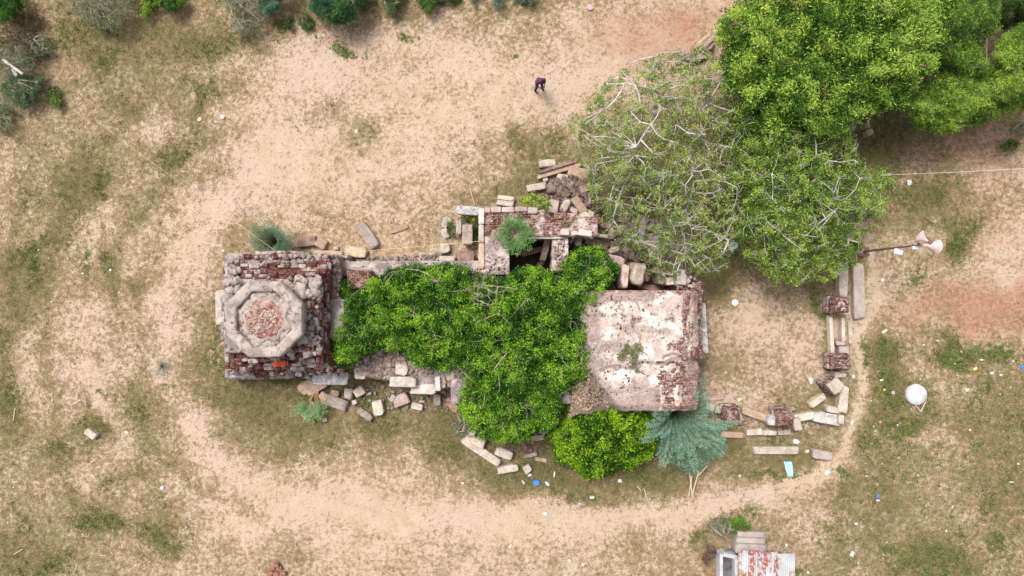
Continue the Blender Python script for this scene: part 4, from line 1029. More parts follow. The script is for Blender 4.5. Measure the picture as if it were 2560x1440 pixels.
# rubble lying where the walls fell (nobody could count it)
def rubble(label, poly, z, n, seed, s, mat, dome=0, a=(.1, .9), name="rubble", n2=0, s2=None):
    P = np.array(poly, float); c = P.mean(0); rr = np.abs(P - c).max(0)
    zf = lambda x, y: dome * max(0, 1 - ((x - c[0]) / rr[0]) ** 2 - ((y - c[1]) / rr[1]) ** 2)
    mb = MB(); scatter(mb, P[:, 0].min(), P[:, 1].min(), P[:, 0].max(), P[:, 1].max(), z, n, seed, s, poly, zf, a)
    if n2: scatter(mb, P[:, 0].min(), P[:, 1].min(), P[:, 0].max(), P[:, 1].max(), z, n2, seed + 1, s2, poly, zf, a, nn=3)
    # earth under the stones
    if dome:
        w = W(c[0], c[1], z); mb.add(block(w[0], w[1], z - .25, rr[0] * 2 * M(1, z) * .9, rr[1] * 2 * M(1, z) * .9, dome + .16, 0, 8, .45, .05, seed), (.8, .8, .8, 1))
    o = link(name, mb.mesh(name, mat)); tag(o, label, "rubble", kind='stuff'); return o
rubble("heap of pinkish broken bricks between the white slabs and the green shrub", [(885,930),(905,890),(950,868),(1000,878),(1040,905),(1080,925),(1060,945),(980,950)], 1.35, 900, 701, (.05, .13), RB['pink'], .25, n2=90, s2=(.12, .2))
rubble("broken brick and stones heaped north-east of the porch", [(1370,455),(1420,440),(1480,455),(1500,520),(1480,560),(1400,560),(1385,520)], .3, 420, 703, (.05, .16), RB['brown'], .35, n2=50, s2=(.15, .3))
rubble("pinkish crumbled plaster and brick sloping down from the roof to the round bush", [(1385,1045),(1410,990),(1450,960),(1480,975),(1440,1030),(1400,1065)], 1.3, 600, 705, (.04, .12), RB['pink'], .2)
rubble("crumbled plaster and brick where the roof's south-west corner has fallen", [(1430,985),(1450,930),(1480,925),(1510,955),(1560,985),(1560,1015),(1490,1015),(1420,1045)], 2.3, 1100, 721, (.03, .09), RB['tan'], .3)
rubble("grey brown rubble in the gap under the thorn tree", [(1500,640),(1560,640),(1700,650),(1740,690),(1740,725),(1520,725)], .3, 260, 707, (.08, .25), RB['brown'], .1, n2=60, s2=(.2, .42))
rubble("gravel and stone bits along the north wall of the hall", [(780,650),(1190,630),(1195,655),(1000,662),(860,668)], .05, 420, 709, (.03, .12), RB['grey'], 0)
rubble("stone bits and roots in the grass south of the ruin", [(850,965),(1140,960),(1140,1030),(1000,1030),(850,1010)], .03, 160, 711, (.03, .12), RB['grey'], 0)
rubble("crumbled brick under the pillar stones at the court edge", [(1745,1000),(1820,1020),(1900,1050),(2000,1060),(2090,1050),(2090,1065),(1900,1080),(1760,1062)], .03, 240, 713, (.03, .11), RB['tan'], 0)
rubble("scattered stones below the thorn trees", [(1500,560),(1600,540),(1720,600),(1740,650),(1560,640)], .1, 140, 715, (.1, .3), RB['pink'], .1)
rubble("small dark stones by the fallen slabs at the mound foot", [(1240,1100),(1340,1085),(1360,1130),(1280,1150)], .02, 130, 717, (.03, .10), RB['red'], 0)

# ------------------------------------------------------------------ loose stones, one object each
def stone(cx, cy, L, Wd, ang, h, mat, label, z=0.0, name="stone_block", cat="stone block", rough=.042, rnd=.07, n=9, tilt=(0, 0), chip=None, group=None, seed=None):
    """cx, cy, L, Wd traced on the upper face (px), ang ccw in degrees"""
    zt = z + h; w = W(cx, cy, zt)
    s = seed if seed is not None else int(cx * 13 + cy * 7) % 9973
    if chip is None: chip = (0, .25, .4, .5)[s % 4]
    V, Fq = block(w[0], w[1], z, M(L, zt), M(Wd, zt), h, ang, n, rnd, rough, s, tilt, chip)
    if z == 0: V[:, 2] -= .03
    if group is None and 'rows' not in label: group = 'fallen stones around the ruined temple'
    me = np_mesh(name, V, Fq, ST[mat] if isinstance(mat, str) else mat, np.ones((len(V), 4)), True)
    o = link(name, me, None, (w[0], w[1], z))
    return tag(o, label, cat, group)
SB = "stone block"; BL = "slab"
S = stone
# north side, along the corridor
S(765,604,48,24,8,.28,'brown',"brown weathered block right beside the small blue-green bush", rough=.05)
S(801,608,27,24,-28,.30,'tan',"small tan block standing alone just right of the brown one by the blue-green bush", chip=.5)
S(817,633,76,14,-3,.25,'tan',"long thin tan slab lying along the tower's north side, under the cord", name="stone_slab", cat=BL, chip=.4)
S(839,620,13,9,0,.2,'pink',"tiny pinkish block leaning on the long thin tan slab")
S(888,630,54,26,-5,.32,'tan',"tan rectangular block with ledge under the yellow cord, right of the long thin slab")
S(917,588,70,28,-53,.35,'grey',"big tilted pale grey slab lying diagonally in dry grass north of the corridor", name="stone_slab", cat=BL, chip=.3)
S(997,573,50,11,17,.10,'tan',"half-buried thin pinkish slab in dry grass right of the big diagonal slab", name="stone_slab", cat=BL)
S(1116,556,24,30,-15,.3,'grey',"grey boulder-like block in the row left of the porch, northernmost", rough=.06, rnd=.2)
S(1113,583,20,26,20,.25,'cream',"rough pale tan rock beside the green weed left of the porch", name="rock", cat="rock", rough=.10, rnd=.3)
S(1112,620,25,25,3,.35,'grey',"square grey block under the cord left of the porch")
S(1118,647,40,14,-3,.35,'grey',"low grey block touching the shrub's north edge, left of the brown grooved one", z=.2)
S(1165,643,42,24,-4,.4,'brown',"grey-brown grooved block between the corridor and the porch wall", z=.2, rough=.05)
S(1169,526,60,22,-3,.5,'black',"wide grey slab with dark lichen butting against the porch's north-west corner", name="stone_slab", cat=BL, z=.6)
S(1147,568,14,36,0,.35,'grey',"narrow upright grey slab left of the broad mossy one", name="stone_slab", cat=BL, z=.2)
S(1168,586,27,50,0,.45,'grey',"broad mossy grey slab along the porch's west side", name="stone_slab", cat=BL, z=.3)
S(1264,502,42,26,-8,.3,'cream',"cream block with a straight groove just north of the porch wall", z=0)
S(1264,497,40,6,-8,.36,'cream',"thin raised lip stone on the grooved cream block north of the porch", z=0)
S(1194,683,24,18,-3,.5,'grey',"small grey-green block at the foot of the porch's west wall, in the shrub edge", z=1.2)
# heap north-east of the porch
S(1369,407,44,19,5,.35,'cream',"smooth rounded cream block, topmost stone of the heap by the thorn tree", rnd=.16)
S(1399,423,112,16,17,.3,'tan',"long weathered beam sloping up to the thorn tree foliage", name="stone_beam", cat="stone beam", rough=.045)
S(1396,415,108,8,17,.42,'brown',"dark rotted ridge stone running along the long weathered beam", name="stone_beam", cat="stone beam", rough=.05)
S(1447,432,56,30,-18,.35,'tan',"broad tan boulder half under the thorn tree, below the end of the long beam", name="boulder", cat="boulder", rough=.06, rnd=.18, chip=.5)
S(1406,447,28,25,-8,.4,'cream',"cream cube-like block in the middle of the heap by the thorn tree", rnd=.1)
S(1434,450,15,15,10,.3,'grey',"small round pale grey stone right of the cream cube-like block", name="rock", cat="rock", rnd=.4)
S(1424,456,10,10,40,.3,'cream',"tiny cream stone wedged between the cream cube-like block and a round stone", name="rock", cat="rock", rnd=.3)
S(1341,467,48,17,10,.35,'cream',"cream block with a knobbly end above the yellow-green weed", rough=.05)
S(1481,421,36,11,-5,.3,'cream',"pale slab end poking from under the thorn tree's left edge", name="stone_slab", cat=BL)
S(1364,448,14,12,30,.2,'cream',"crumbled pale stone at the left end of the long weathered beam", name="rock", cat="rock", rnd=.3)
S(1440,480,82,50,-3,.3,'brown',"patch of old brick floor among the heap by the thorn tree", z=.12, name="brick_floor_remnant", cat="brick remnant", rough=.04, n=10)
bpy.context.scene.objects["brick_floor_remnant"].data.materials[0] = PORCHM
S(1413,514,20,36,-28,.35,'grey',"grey fibrous-looking oval rock left of the tan tilted block in the heap", name="rock", cat="rock", rough=.08, rnd=.25, z=.45)
S(1449,513,48,21,-55,.4,'tan',"tan tilted rectangular block with a cream end lying in the heap", z=.45)
S(1470,497,14,28,20,.35,'grey',"upright pale grey stone at the heap's right edge under the thorn leaves", z=.3, rough=.05)
S(1465,475,12,11,0,.25,'cream',"small pale stone on the patch of old brick floor", name="rock", cat="rock", z=.3)
S(1435,526,20,12,-20,.3,'pink',"small pinkish stone below the two tilted blocks in the heap", z=.45, name="rock", cat="rock")
S(1383,520,26,40,-10,.5,'pink',"pinkish broken wall piece right of the yellow-green weed", z=.4, rough=.08)
S(1476,532,14,11,-20,.35,'cream',"pale stone beside the dark weed at the heap's lower right", name="rock", cat="rock", z=.4)
S(1484,553,18,22,-30,.35,'cream',"cream rock just under the thorn leaves east of the porch", name="rock", cat="rock", z=.4, rough=.08, rnd=.25)
# east of the porch
S(1412,580,22,16,-2,.35,'pink',"pinkish square stone on top of the porch's lintel", z=2.75)
S(1436,583,18,10,8,.25,'cream',"small cream stone on the wall top left of the white block", z=2.6)
S(1464,582,35,16,-8,.35,'white',"white block on the wall top at the porch's east end", z=2.55)
S(1502,589,42,9,-6,.3,'grey',"jagged grey slab running under the thorn tree from the white block", name="stone_slab", cat=BL, z=2.2, rough=.07)
S(1447,601,20,30,-6,.7,'grey',"oval grey boulder standing below the white block", name="boulder", cat="boulder", z=1.4, rnd=.3)
S(1429,600,14,18,-30,.5,'grey',"small mossy rock left of the oval grey boulder", name="rock", cat="rock", z=1.5, rnd=.3)
S(1492,608,62,20,-18,.6,'brown',"dark brown rotten-looking beam fallen beside the oval grey boulder", name="stone_beam", cat="stone beam", z=1.2, rough=.07)
S(1535,624,28,14,14,.5,'tan',"tan pointed slab jutting out over the dark gap east of the shrub", name="stone_slab", cat=BL, z=1.3, chip=.6)
S(1540,655,44,34,-8,.6,'pink',"flat pinkish-grey slab at the west side of the dark gap", name="stone_slab", cat=BL, z=1.3, rough=.06)
S(1563,690,19,60,-4,1.6,'pink',"upright pillar stone in the dark gap next to the big rough boulder", name="stone_pillar", cat="stone pillar", z=.8)
S(1597,684,42,58,-12,1.2,'grey',"big rough grey-brown boulder in the dark gap north of the roof", name="boulder", cat="boulder", z=1.0, rough=.10, rnd=.25, n=9)
S(1618,690,20,30,20,1.1,'brown',"smaller brown rock leaning on the big rough boulder's right side", name="rock", cat="rock", z=.9, rough=.1, rnd=.3)
S(1628,718,56,20,-6,.7,'brown',"dark brown lump at the bottom of the gap against the roof edge", name="rock", cat="rock", z=.6, rough=.1, rnd=.3)
S(1655,690,20,42,-8,1.4,'grey',"grey pillar stone at the gap's right side, half in shade", name="stone_pillar", cat="stone pillar", z=.8)
S(1676,677,22,24,0,1.2,'tan',"tan block behind the cream one at the gap's right side", z=1.0)
S(1675,703,22,20,4,1.2,'cream',"cream block above the roof's north edge at the gap's right side", z=1.0)
S(1704,693,24,40,0,1.0,'white',"cracked white block by the roof's north-east corner", z=1.6, rough=.08)
S(1655,670,50,14,14,.6,'brown',"long grey-brown slab crossing the gap below the thorn tree", name="stone_slab", cat=BL, z=1.7)
S(1600,645,34,22,30,.5,'brown',"dark brown rock at the gap's upper edge under the thorn tree", name="rock", cat="rock", z=.8, rough=.1)
# inside the pit
S(1330,628,56,14,14,.35,'brown',"brown fallen beam lying across the dark porch pit", name="stone_beam", cat="stone beam", z=.9)
S(1364,622,16,60,-14,.4,'grey',"grey slab leaning inside the pit beside the short east wall", name="stone_slab", cat=BL, z=1.2, tilt=(0, 8))
S(1350,660,20,12,30,.3,'brown',"small brown stone on the floor of the dark pit", z=.3)
# south side of the tower and hall
S(899,933,28,30,0,.45,'white',"white square block on the low wall between the tower's grey slab and the brick heap", z=1.0, chip=.3)
S(1006,955,66,26,0,.3,'white',"broad white limewashed slab at the front of the brick heap", name="stone_slab", cat=BL, z=1.5)
S(1004,925,30,28,-12,.2,'white',"white plaster lump rising behind the broad white slab", z=1.6, rough=.06, rnd=.2)
S(1058,973,62,26,-2,.35,'white',"white slab right of and below the broad one, with a chipped lower edge", name="stone_slab", cat=BL, z=1.1, chip=.3)
S(1094,959,13,36,3,.4,'white',"narrow upright white stone crossing the end of the chipped white slab", z=1.5)
S(1107,956,14,30,0,.4,'pink',"narrow pinkish stone beside the narrow upright white one", z=1.3)
S(1127,944,24,13,14,.3,'cream',"cream stone at the shrub's edge, above the pinkish-brown block", z=1.3)
S(1130,960,28,18,-4,.35,'brown',"pinkish-brown block at the shrub's edge right of the narrow stones", z=1.2)
S(1092,1000,18,28,0,.25,'grey',"low grey block standing in grass below the narrow white stone")
S(765,966,46,32,40,.35,'tan',"brown boulder under the tower's grey slab, beside the dead root", name="boulder", cat="boulder", rough=.06, rnd=.25)
S(790,972,52,18,28,.35,'tan',"long brown stone sloping away from the boulder under the tower slab", rough=.04, rnd=.12)
S(808,992,22,20,-30,.25,'tan',"small tan stone at the upper end of the large grey fallen slab", z=.1)
S(834,1006,66,28,-22,.35,'grey',"large grey fallen slab lying diagonally below the tower's south-east corner", name="stone_slab", cat=BL, chip=.4)
S(836,984,20,16,-8,.25,'tan',"small brown stone behind the large grey fallen slab")
S(869,985,20,27,-8,.4,'grey',"small upright pale grey block left of the cream diamond-set one")
S(896,980,26,23,33,.4,'cream',"cream block set like a diamond next to the small pale grey block", chip=.3)
S(885,1006,11,11,20,.2,'cream',"small cream stone in the grass between grey slab and square white block", name="rock", cat="rock")
S(921,985,14,6,18,.15,'cream',"tiny cream stone right of the diamond-set block", name="rock", cat="rock")
S(912,1037,42,17,-33,.25,'grey',"pale grey slab pointing down-right at the south edge of the stones", name="stone_slab", cat=BL, chip=.5)
S(944,1021,26,37,12,.35,'cream',"tall cream block with a ragged left side, south of the brick heap", chip=.4)
S(1001,1001,40,28,22,.35,'pink',"stained pinkish block below the broad white slab", chip=.4)
S(980,996,12,18,-30,.4,'cream',"cream stone attached to the left end of the stained pinkish block")
S(1042,1017,28,16,-14,.25,'cream',"four-cornered flat cream stone in the grass, below the chipped white slab", chip=.3)
S(1055,1004,14,6,0,.15,'cream',"little cream stone just above the four-cornered flat one", name="rock", cat="rock")
S(773,1036,38,14,24,.25,'white',"white slab end under the pale green leafy branch", name="stone_slab", cat=BL)
S(811,1050,11,9,10,.15,'cream',"small yellowish stone in the weeds south of the tower", name="rock", cat="rock")
S(1130,1014,44,18,-58,.3,'red',"reddish-brown rotten beam end lying in grass at the shrub's west foot", name="stone_beam", cat="stone beam", rough=.07)
# foot of the shrub mound
S(1203,1130,112,20,-34,.35,'cream',"long pale beam lying diagonally at the foot of the shrub mound", name="stone_beam", cat="stone beam")
S(1176,1088,22,28,-14,.4,'cream',"pale block standing on the upper end of the long diagonal beam")
S(1194,1108,38,20,-28,.5,'cream',"rounded pale block lying against the middle of the long diagonal beam", rnd=.15)
S(1260,1135,44,23,-22,.4,'cream',"cream block with rounded corners, right of the long diagonal beam", rnd=.12)
S(1270,1174,52,18,12,.35,'cream',"cream slab lying below the lower end of the long diagonal beam", name="stone_slab", cat=BL)
S(1319,1174,20,19,34,.3,'cream',"square cream stone alone in the grass above the blue bag")
S(1326,1139,34,9,12,.25,'grey',"thin knobbly grey stone south of the shrub mound", rough=.06)
S(1345,1095,34,14,8,.4,'tan',"tan slab poking out from under the shrub mound's south tip", name="stone_slab", cat=BL)
S(1360,1082,26,8,-6,.4,'grey',"grey strip of stone behind the tan slab at the shrub mound's south tip", name="stone_slab", cat=BL)
S(1205,1098,26,8,-38,.5,'tan',"thin tan stone half covered by shrub leaves above the long diagonal beam")
S(1352,1150,30,10,-12,.10,'tan',"low tan stone sunk in the dry grass right of the square cream one")
S(1548,1160,32,14,-6,.35,'white',"ragged white stone at the south edge of the round bush", chip=.5)
S(1539,1168,10,14,0,.35,'cream',"small cream stone below the ragged white one by the round bush")
S(1615,1148,60,10,0,.25,'brown',"long low brown stone between the round bush and the blue-green tree", name="stone_slab", cat=BL)
S(1626,1142,16,6,-10,.3,'cream',"little white stone on the long low brown one", name="rock", cat="rock", z=.1)
S(1454,1172,14,16,-10,.3,'cream',"pale stone at the lower left edge of the round bush", name="rock", cat="rock")
# court on the east side
S(2110,697,23,94,-1,.4,'pinkgrey',"narrow grey wall slab leading north from the brick pier under the thorn tree", name="stone_slab", cat=BL)
S(2110,650,22,12,0,1.0,'red',"reddish stone at the top of the narrow grey wall slab, in the tree's edge")
S(2150,727,28,138,1.5,.28,'pinkgrey',"very long pinkish-grey slab standing alone right of the court wall", name="stone_slab", cat=BL, rough=.02)
S(2081,838,9,96,3,.35,'cream',"thin pale kerb stone on the court side between the two right piers", name="kerb_stone", cat="kerb stone")
S(2110,826,9,60,0,.35,'cream',"thin pale kerb stone in the middle between the two right piers", name="kerb_stone", cat="kerb stone")
S(2127,832,9,56,2,.12,'cream',"thin pale kerb stone on the outer side between the two right piers, nearly buried", name="kerb_stone", cat="kerb stone")
S(2104,859,22,10,0,.4,'grey',"short grey stone joining the kerb stones above the small grey block")
S(2112,878,24,24,0,.4,'pinkgrey',"square grey block on the north side of the lower right brick pier")
S(2103,937,30,16,0,.5,'grey',"grey stone between the lower right brick pier and the cream-topped pillar")
S(2111,1000,23,68,-6,.4,'cream',"upright cream slab standing right of the cream-topped pillar", name="stone_slab", cat=BL)
S(2046,1003,46,16,35,.35,'cream',"cream block lying diagonally on the court side of the cream-topped pillar")
S(2084,1025,30,16,-12,.4,'cream',"broken cream rock above the large flat white slab at the court corner", name="rock", cat="rock", rough=.10)
S(2072,1047,68,28,-10,.4,'white',"large flat white slab at the court's south-east corner", name="stone_slab", cat=BL)
S(2105,1050,14,22,0,.6,'cream',"small cream block at the right end of the large flat white slab")
S(2014,1043,52,18,10,.35,'cream',"cream slab left of the large flat white one, running to the brick pier", name="stone_slab", cat=BL, chip=.5)
S(1995,1062,19,32,14,.5,'cream',"short cream slab leaning down-right from the south brick pier", name="stone_slab", cat=BL)
S(2028,1082,14,10,-20,.15,'tan',"small tan rock in the grass below the cream slabs at the court corner", name="rock", cat="rock")
S(1937,1052,32,26,0,.6,'black',"blotchy grey-white block on the left of the south brick pier")
S(1975,1022,34,9,-4,.4,'tan',"thin brown stone behind the south brick pier", name="stone_slab", cat=BL)
S(1887,1036,64,19,-20,.35,'tan',"long tan slab between the two south brick piers", name="stone_slab", cat=BL)
S(1777,1018,24,18,-18,.5,'cream',"cream slab beside the blue-green tree, left piece of a split pair", name="stone_slab", cat=BL)
S(1797,1025,13,19,-18,.5,'cream',"short cream slab left of the south-west brick pier, right piece of a split pair", name="stone_slab", cat=BL)
S(1785,996,52,12,3,.12,'pink',"faint pinkish slab sunk in the ground near the tip of the blue-green tree", name="stone_slab", cat=BL)
S(1832,1088,56,15,-3,.25,'tan',"ragged tan block in the outer row, nearest the blue-green tree", rough=.06)
S(1888,1081,40,16,3,.25,'cream',"cream block second from the left in the outer row of low stones")
S(1926,1083,34,12,0,.2,'cream',"pale low stone third from the left in the outer row")
S(1962,1082,32,13,4,.2,'grey',"greyish low stone at the right end of the outer row")
S(1942,1127,114,19,0,.25,'cream',"long straight cream beam lying alone in green grass south of the court", name="stone_beam", cat="stone beam", rough=.012)
S(2059,1139,50,22,-9,.3,'pinkgrey',"short pinkish-grey block at the bend of the footpath")
S(224,1086,30,17,-38,.22,'cream',"white stone brick alone in the field at the far left")
S(2171,312,12,16,12,.45,'tan',"tan stone block in the shade under the leafy tree, upper of two")
S(2178,329,14,16,20,.5,'tan',"tan stone block in the shade under the leafy tree, lower of two", z=0)
S(2132,318,16,16,30,.4,'grey',"pale grey stone in deep shade right of the thorn tree crown", name="rock", cat="rock")
S(1768,100,56,26,42,.7,'tan',"large pinkish boulder at the edge of the leafy tree", name="boulder", cat="boulder", rough=.08, rnd=.25, n=9)
S(1776,112,30,16,60,.6,'red',"red-brown rough rock pressed against the large pinkish boulder", name="rock", cat="rock", rough=.12)
S(1712,137,32,14,-35,.3,'grey',"flat grey slab between the clearing and the thorn tree's north tip", name="stone_slab", cat=BL)
S(1745,140,42,20,20,.35,'grey',"broad grey slab below the large pinkish boulder", name="stone_slab", cat=BL)
S(554,292,12,10,-20,.10,'white',"white stone in dry grass, rightmost of three in the upper left field", name="rock", cat="rock")
S(497,298,9,11,-30,.07,'cream',"pale pinkish stone in dry grass, leftmost of three in the upper left field", name="rock", cat="rock")
S(544,320,6,6,0,.05,'white',"tiny white stone, lowest of three in the upper left field", name="rock", cat="rock")
S(890,328,8,9,0,.06,'white',"white stone on bare sand in the middle of the clearing", name="rock", cat="rock")

# ------------------------------------------------------------------ brick piers of the court wall
def pier(name_label, px, py, w, h, zt, ang=0, cap=None, ledge=None, seed=1):
    b = W(px, py, 0); T = thing("brick_pier", name_label, "brick pier", W(px, py, 0), "brick piers of the court wall")
    c = W(px, py, zt)
    mb = MB(); mb.add(block(c[0], c[1], 0, M(w, zt) * 1.12, M(h, zt) * 1.12, zt * .45, ang, 7, .06, .03, seed), (.6,) * 3 + (1,))
    link("base", mb.mesh("base", PORCHM), T)
    mb = MB(); mb.add(block(c[0], c[1], .1, M(w, zt) * .92, M(h, zt) * .92, zt - .2, ang, 8, .05, .03, seed + 1), (.95,) * 3 + (1,))
    rs = np.random.RandomState(seed); a = R(ang)
    for r_ in range(5):
        zz = zt - .1 * (4 - r_) * .8 - .1
        for sx in (-1, 1):
            for k in np.linspace(-.42, .42, 5):
                for (u, v, rot) in ((sx * .44, k, 90), (k, sx * .44, 0)):
                    sc = 1 - .05 * r_
                    X = u * M(w, zt) * sc; Y = v * M(h, zt) * sc
                    if rs.rand() < .12: continue
                    mb.add(block(c[0] + X * math.cos(a) - Y * math.sin(a), c[1] + X * math.sin(a) + Y * math.cos(a), zz + rs.normal() * .012, .17, .10, .08, ang + rot + rs.normal() * 4, 2, .12, .04, int(rs.randint(1e6))), (rs.uniform(.7, 1),) * 3 + (1,))
    for k in range(16):
        u, v = rs.uniform(-.36, .36, 2)
        mb.add(block(c[0] + u * M(w, zt), c[1] + v * M(h, zt), zt - .13, .15, .09, .09, ang + rs.choice([0, 90]) + rs.normal() * 6, 2, .15, .05, int(rs.randint(1e6))), (rs.uniform(.3, 1),) * 3 + (1,))
    link("shaft", mb.mesh("shaft", PORCHM), T)
    if cap:
        mb = MB(); mb.add(block(c[0] , c[1], zt - .04, M(w, zt) * cap, M(h, zt) * cap, .14, ang, 7, .10, .04, seed + 5))
        link("cap", mb.mesh("cap", ST['cream']), T)
    if ledge:
        x0, y0, x1, y1, zl, m_ = ledge; mb = MB(); mb.pix(x0, y0, x1, y1, 0, zl, 6, .07, .02, seed + 7); link("ledge", mb.mesh("ledge", ST[m_]), T)
    return T
pier("brick pier topped by rough brickwork, upper of the two on the court's right side", 2106, 763, 38, 38, 1.05, 0, ledge=(2110, 772, 2127, 787, .9, 'cream'), seed=11)
pier("brick pier with striped rows of bricks, lower of the two on the court's right side", 2108, 906, 42, 38, 1.0, 0, ledge=(2103, 916, 2130, 932, .6, 'tan'), seed=12)
pier("brick pier turned like a diamond with a flat cream top at the court corner", 2088, 965, 33, 33, .9, 38, cap=1.0, seed=13)
pier("round-shouldered brick pier among cream slabs, middle of the court's south side", 1966, 1046, 38, 42, 1.0, 6, seed=14)
pier("square brick pier with a dark hollow top near the blue-green tree", 1834, 1036, 36, 34, 1.0, 0, ledge=(1814, 1032, 1856, 1060, .5, 'tan'), seed=15)
# small stack of red bricks, bottom edge
T = thing("brick_stack", "small stack of red bricks at the bottom edge of the photo", "brick stack", W(688, 1432, 0))
CLAY = plain("red_clay", (.27, .125, .09), .9, .3, 12)
k = 0
for (x, y, z) in [(674,1436,.0),(690,1436,.0),(706,1436,.0),(674,1436,.12),(690,1437,.12),(706,1436,.12),(680,1421,.0),(697,1421,.0),(688,1414,.1)]:
    k += 1; w = W(x, y, z + .11); V, Fq = block(w[0], w[1], z, .25, .17, .105, k * 7 % 5 - 2, 3, .06, .02, k)
    link("brick", np_mesh("brick", V, Fq, CLAY, None, True), T)

# ------------------------------------------------------------------ concrete steps, tank and shed roof, bottom edge
CONC = stone_mat("concrete", (.40, .34, .31), (.50, .44, .41), (.20, .16, .15), .35, 2)
CONCW = stone_mat("concrete_pale", (.50, .49, .50), (.62, .61, .62), (.22, .2, .2), .35, 2)
DARKW = stone_mat("tank_dark", (.10, .10, .115), (.22, .22, .24), (.03, .03, .035), .5, 3)
T = thing("concrete_steps", "weathered concrete block of three steps next to the rusty shed roof", "steps", W(1878, 1360, 0))
for i, (x0, y0, x1, y1, z) in enumerate([(1844,1330,1913,1347,.3),(1842,1346,1914,1364,.48),(1840,1362,1917,1384,.66)]):
    mb = MB(); mb.pix(x0, y0, x1, y1, 0, z, 8, .015, .006, 900 + i, ang=-2); link("step", mb.mesh("step", CONC), T)
T = thing("water_tank", "open concrete tank with dark inside, left of the rusty shed roof", "tank", W(1820, 1420, 0))
for i, (x0, y0, x1, y1) in enumerate([(1800,1386,1808,1470),(1808,1386,1846,1396),(1838,1397,1846,1470)]):
    mb = MB(); mb.pix(x0, y0, x1, y1, 0, .6, 8, .03, .01, 910 + i, ang=(0, -12, 0)[i]); link("wall", mb.mesh("wall", CONCW), T)
mb = MB(); mb.pix(1806, 1394, 1842, 1470, 0, .2, 6, .02, .01, 915); link("floor", mb.mesh("floor", DARKW), T)
mb = MB(); w = W(1832, 1425, .5); mb.add(block(w[0] - .1, w[1], .22, .5, 1.5, .06, 0, 6, .04, .02, 5, (-28, 0))); link("broken_cover", mb.mesh("broken_cover", DARKW), T)
# corrugated roof
m, t, b = nt("rusty_sheet"); q = NB(t); p = q.pos()
mp = q.n("ShaderNodeMapping"); mp.inputs["Scale"].default_value = (2.4, .9, 1); q.l(p, mp.inputs[0])
rust = q.ramp(q.noise(mp.outputs[0], 1.7, 6, .7, 12), .46, .53)
sx = q.n("ShaderNodeSeparateXYZ"); q.l(p, sx.inputs[0])
streak = q.ramp(q.noise(p, 8, 3, .6, 5), .40, .5)
far = q.ramp(sx.outputs[0], 10.95, 10.6)
rust = q.math('MULTIPLY', q.math('MULTIPLY', rust, streak), q.math('ADD', far, .06))
c = q.mix(q.ramp(q.noise(p, 2, 4, .6, 2), .4, .6), (.37, .385, .40), (.44, .455, .47))
c = q.mix(rust, c, (.30, .10, .075)); q.l(c, b.inputs["Base Color"]); b.inputs["Roughness"].default_value = .6
RUSTY = m
T = thing("metal_shed", "white corrugated shed roof streaked with red rust at the bottom edge", "shed", W(1915, 1440, 0))
mb = MB(); mb.pix(1850, 1400, 1975, 1520, 0, .8, 4, .02, .01, 920); link("wall", mb.mesh("wall", CONC), T)
for i, (x0, x1, dy) in enumerate([(1845, 1898, 0), (1896, 1944, 4), (1942, 1987, 8)]):
    z0_ = .95 + i * .006
    n_ = 56; xs = np.linspace(x0, x1, n_); V = []
    for row, (y, dz) in enumerate([(1376 + dy, .0), (1530, .35)]):
        for j, x in enumerate(xs):
            w = W(x, y, z0_ + dz); V.append((w[0], w[1], z0_ + dz + .018 * math.sin(j * 2 * PI / 6)))
    V = np.array(V); Vb = V.copy(); Vb[:, 2] -= .006; n2 = len(V); V = np.concatenate([V, Vb])
    Fq = [(j + n_, j + n_ + 1, j + 1, j) for j in range(n_ - 1)] + [(n2 + j, n2 + j + 1, n2 + j + n_ + 1, n2 + j + n_) for j in range(n_ - 1)]
    per = list(range(n_)) + list(range(2 * n_ - 1, n_ - 1, -1))
    Fq += [(per[j], per[(j + 1) % len(per)], per[(j + 1) % len(per)] + n2, per[j] + n2) for j in range(len(per))]
    link("roof_sheet", np_mesh("roof_sheet", V, np.array(Fq), RUSTY, None, False), T)
mb = MB(); mb.pix(1848, 1427, 1858, 1445, 1.0, 1.2, 4, .2, .05, 925); o = link("rock", mb.mesh("rock", ST['tan']), None, W(1853, 1436, 1.0)); tag(o, "tan stone weighing down the left side of the rusty roof", "rock")
mb = MB(); mb.pix(1976, 1432, 1990, 1446, 1.0, 1.2, 4, .2, .05, 926); o = link("rock", mb.mesh("rock", ST['grey']), None, W(1983, 1440, 1.0)); tag(o, "grey stone on the right edge of the rusty roof", "rock")

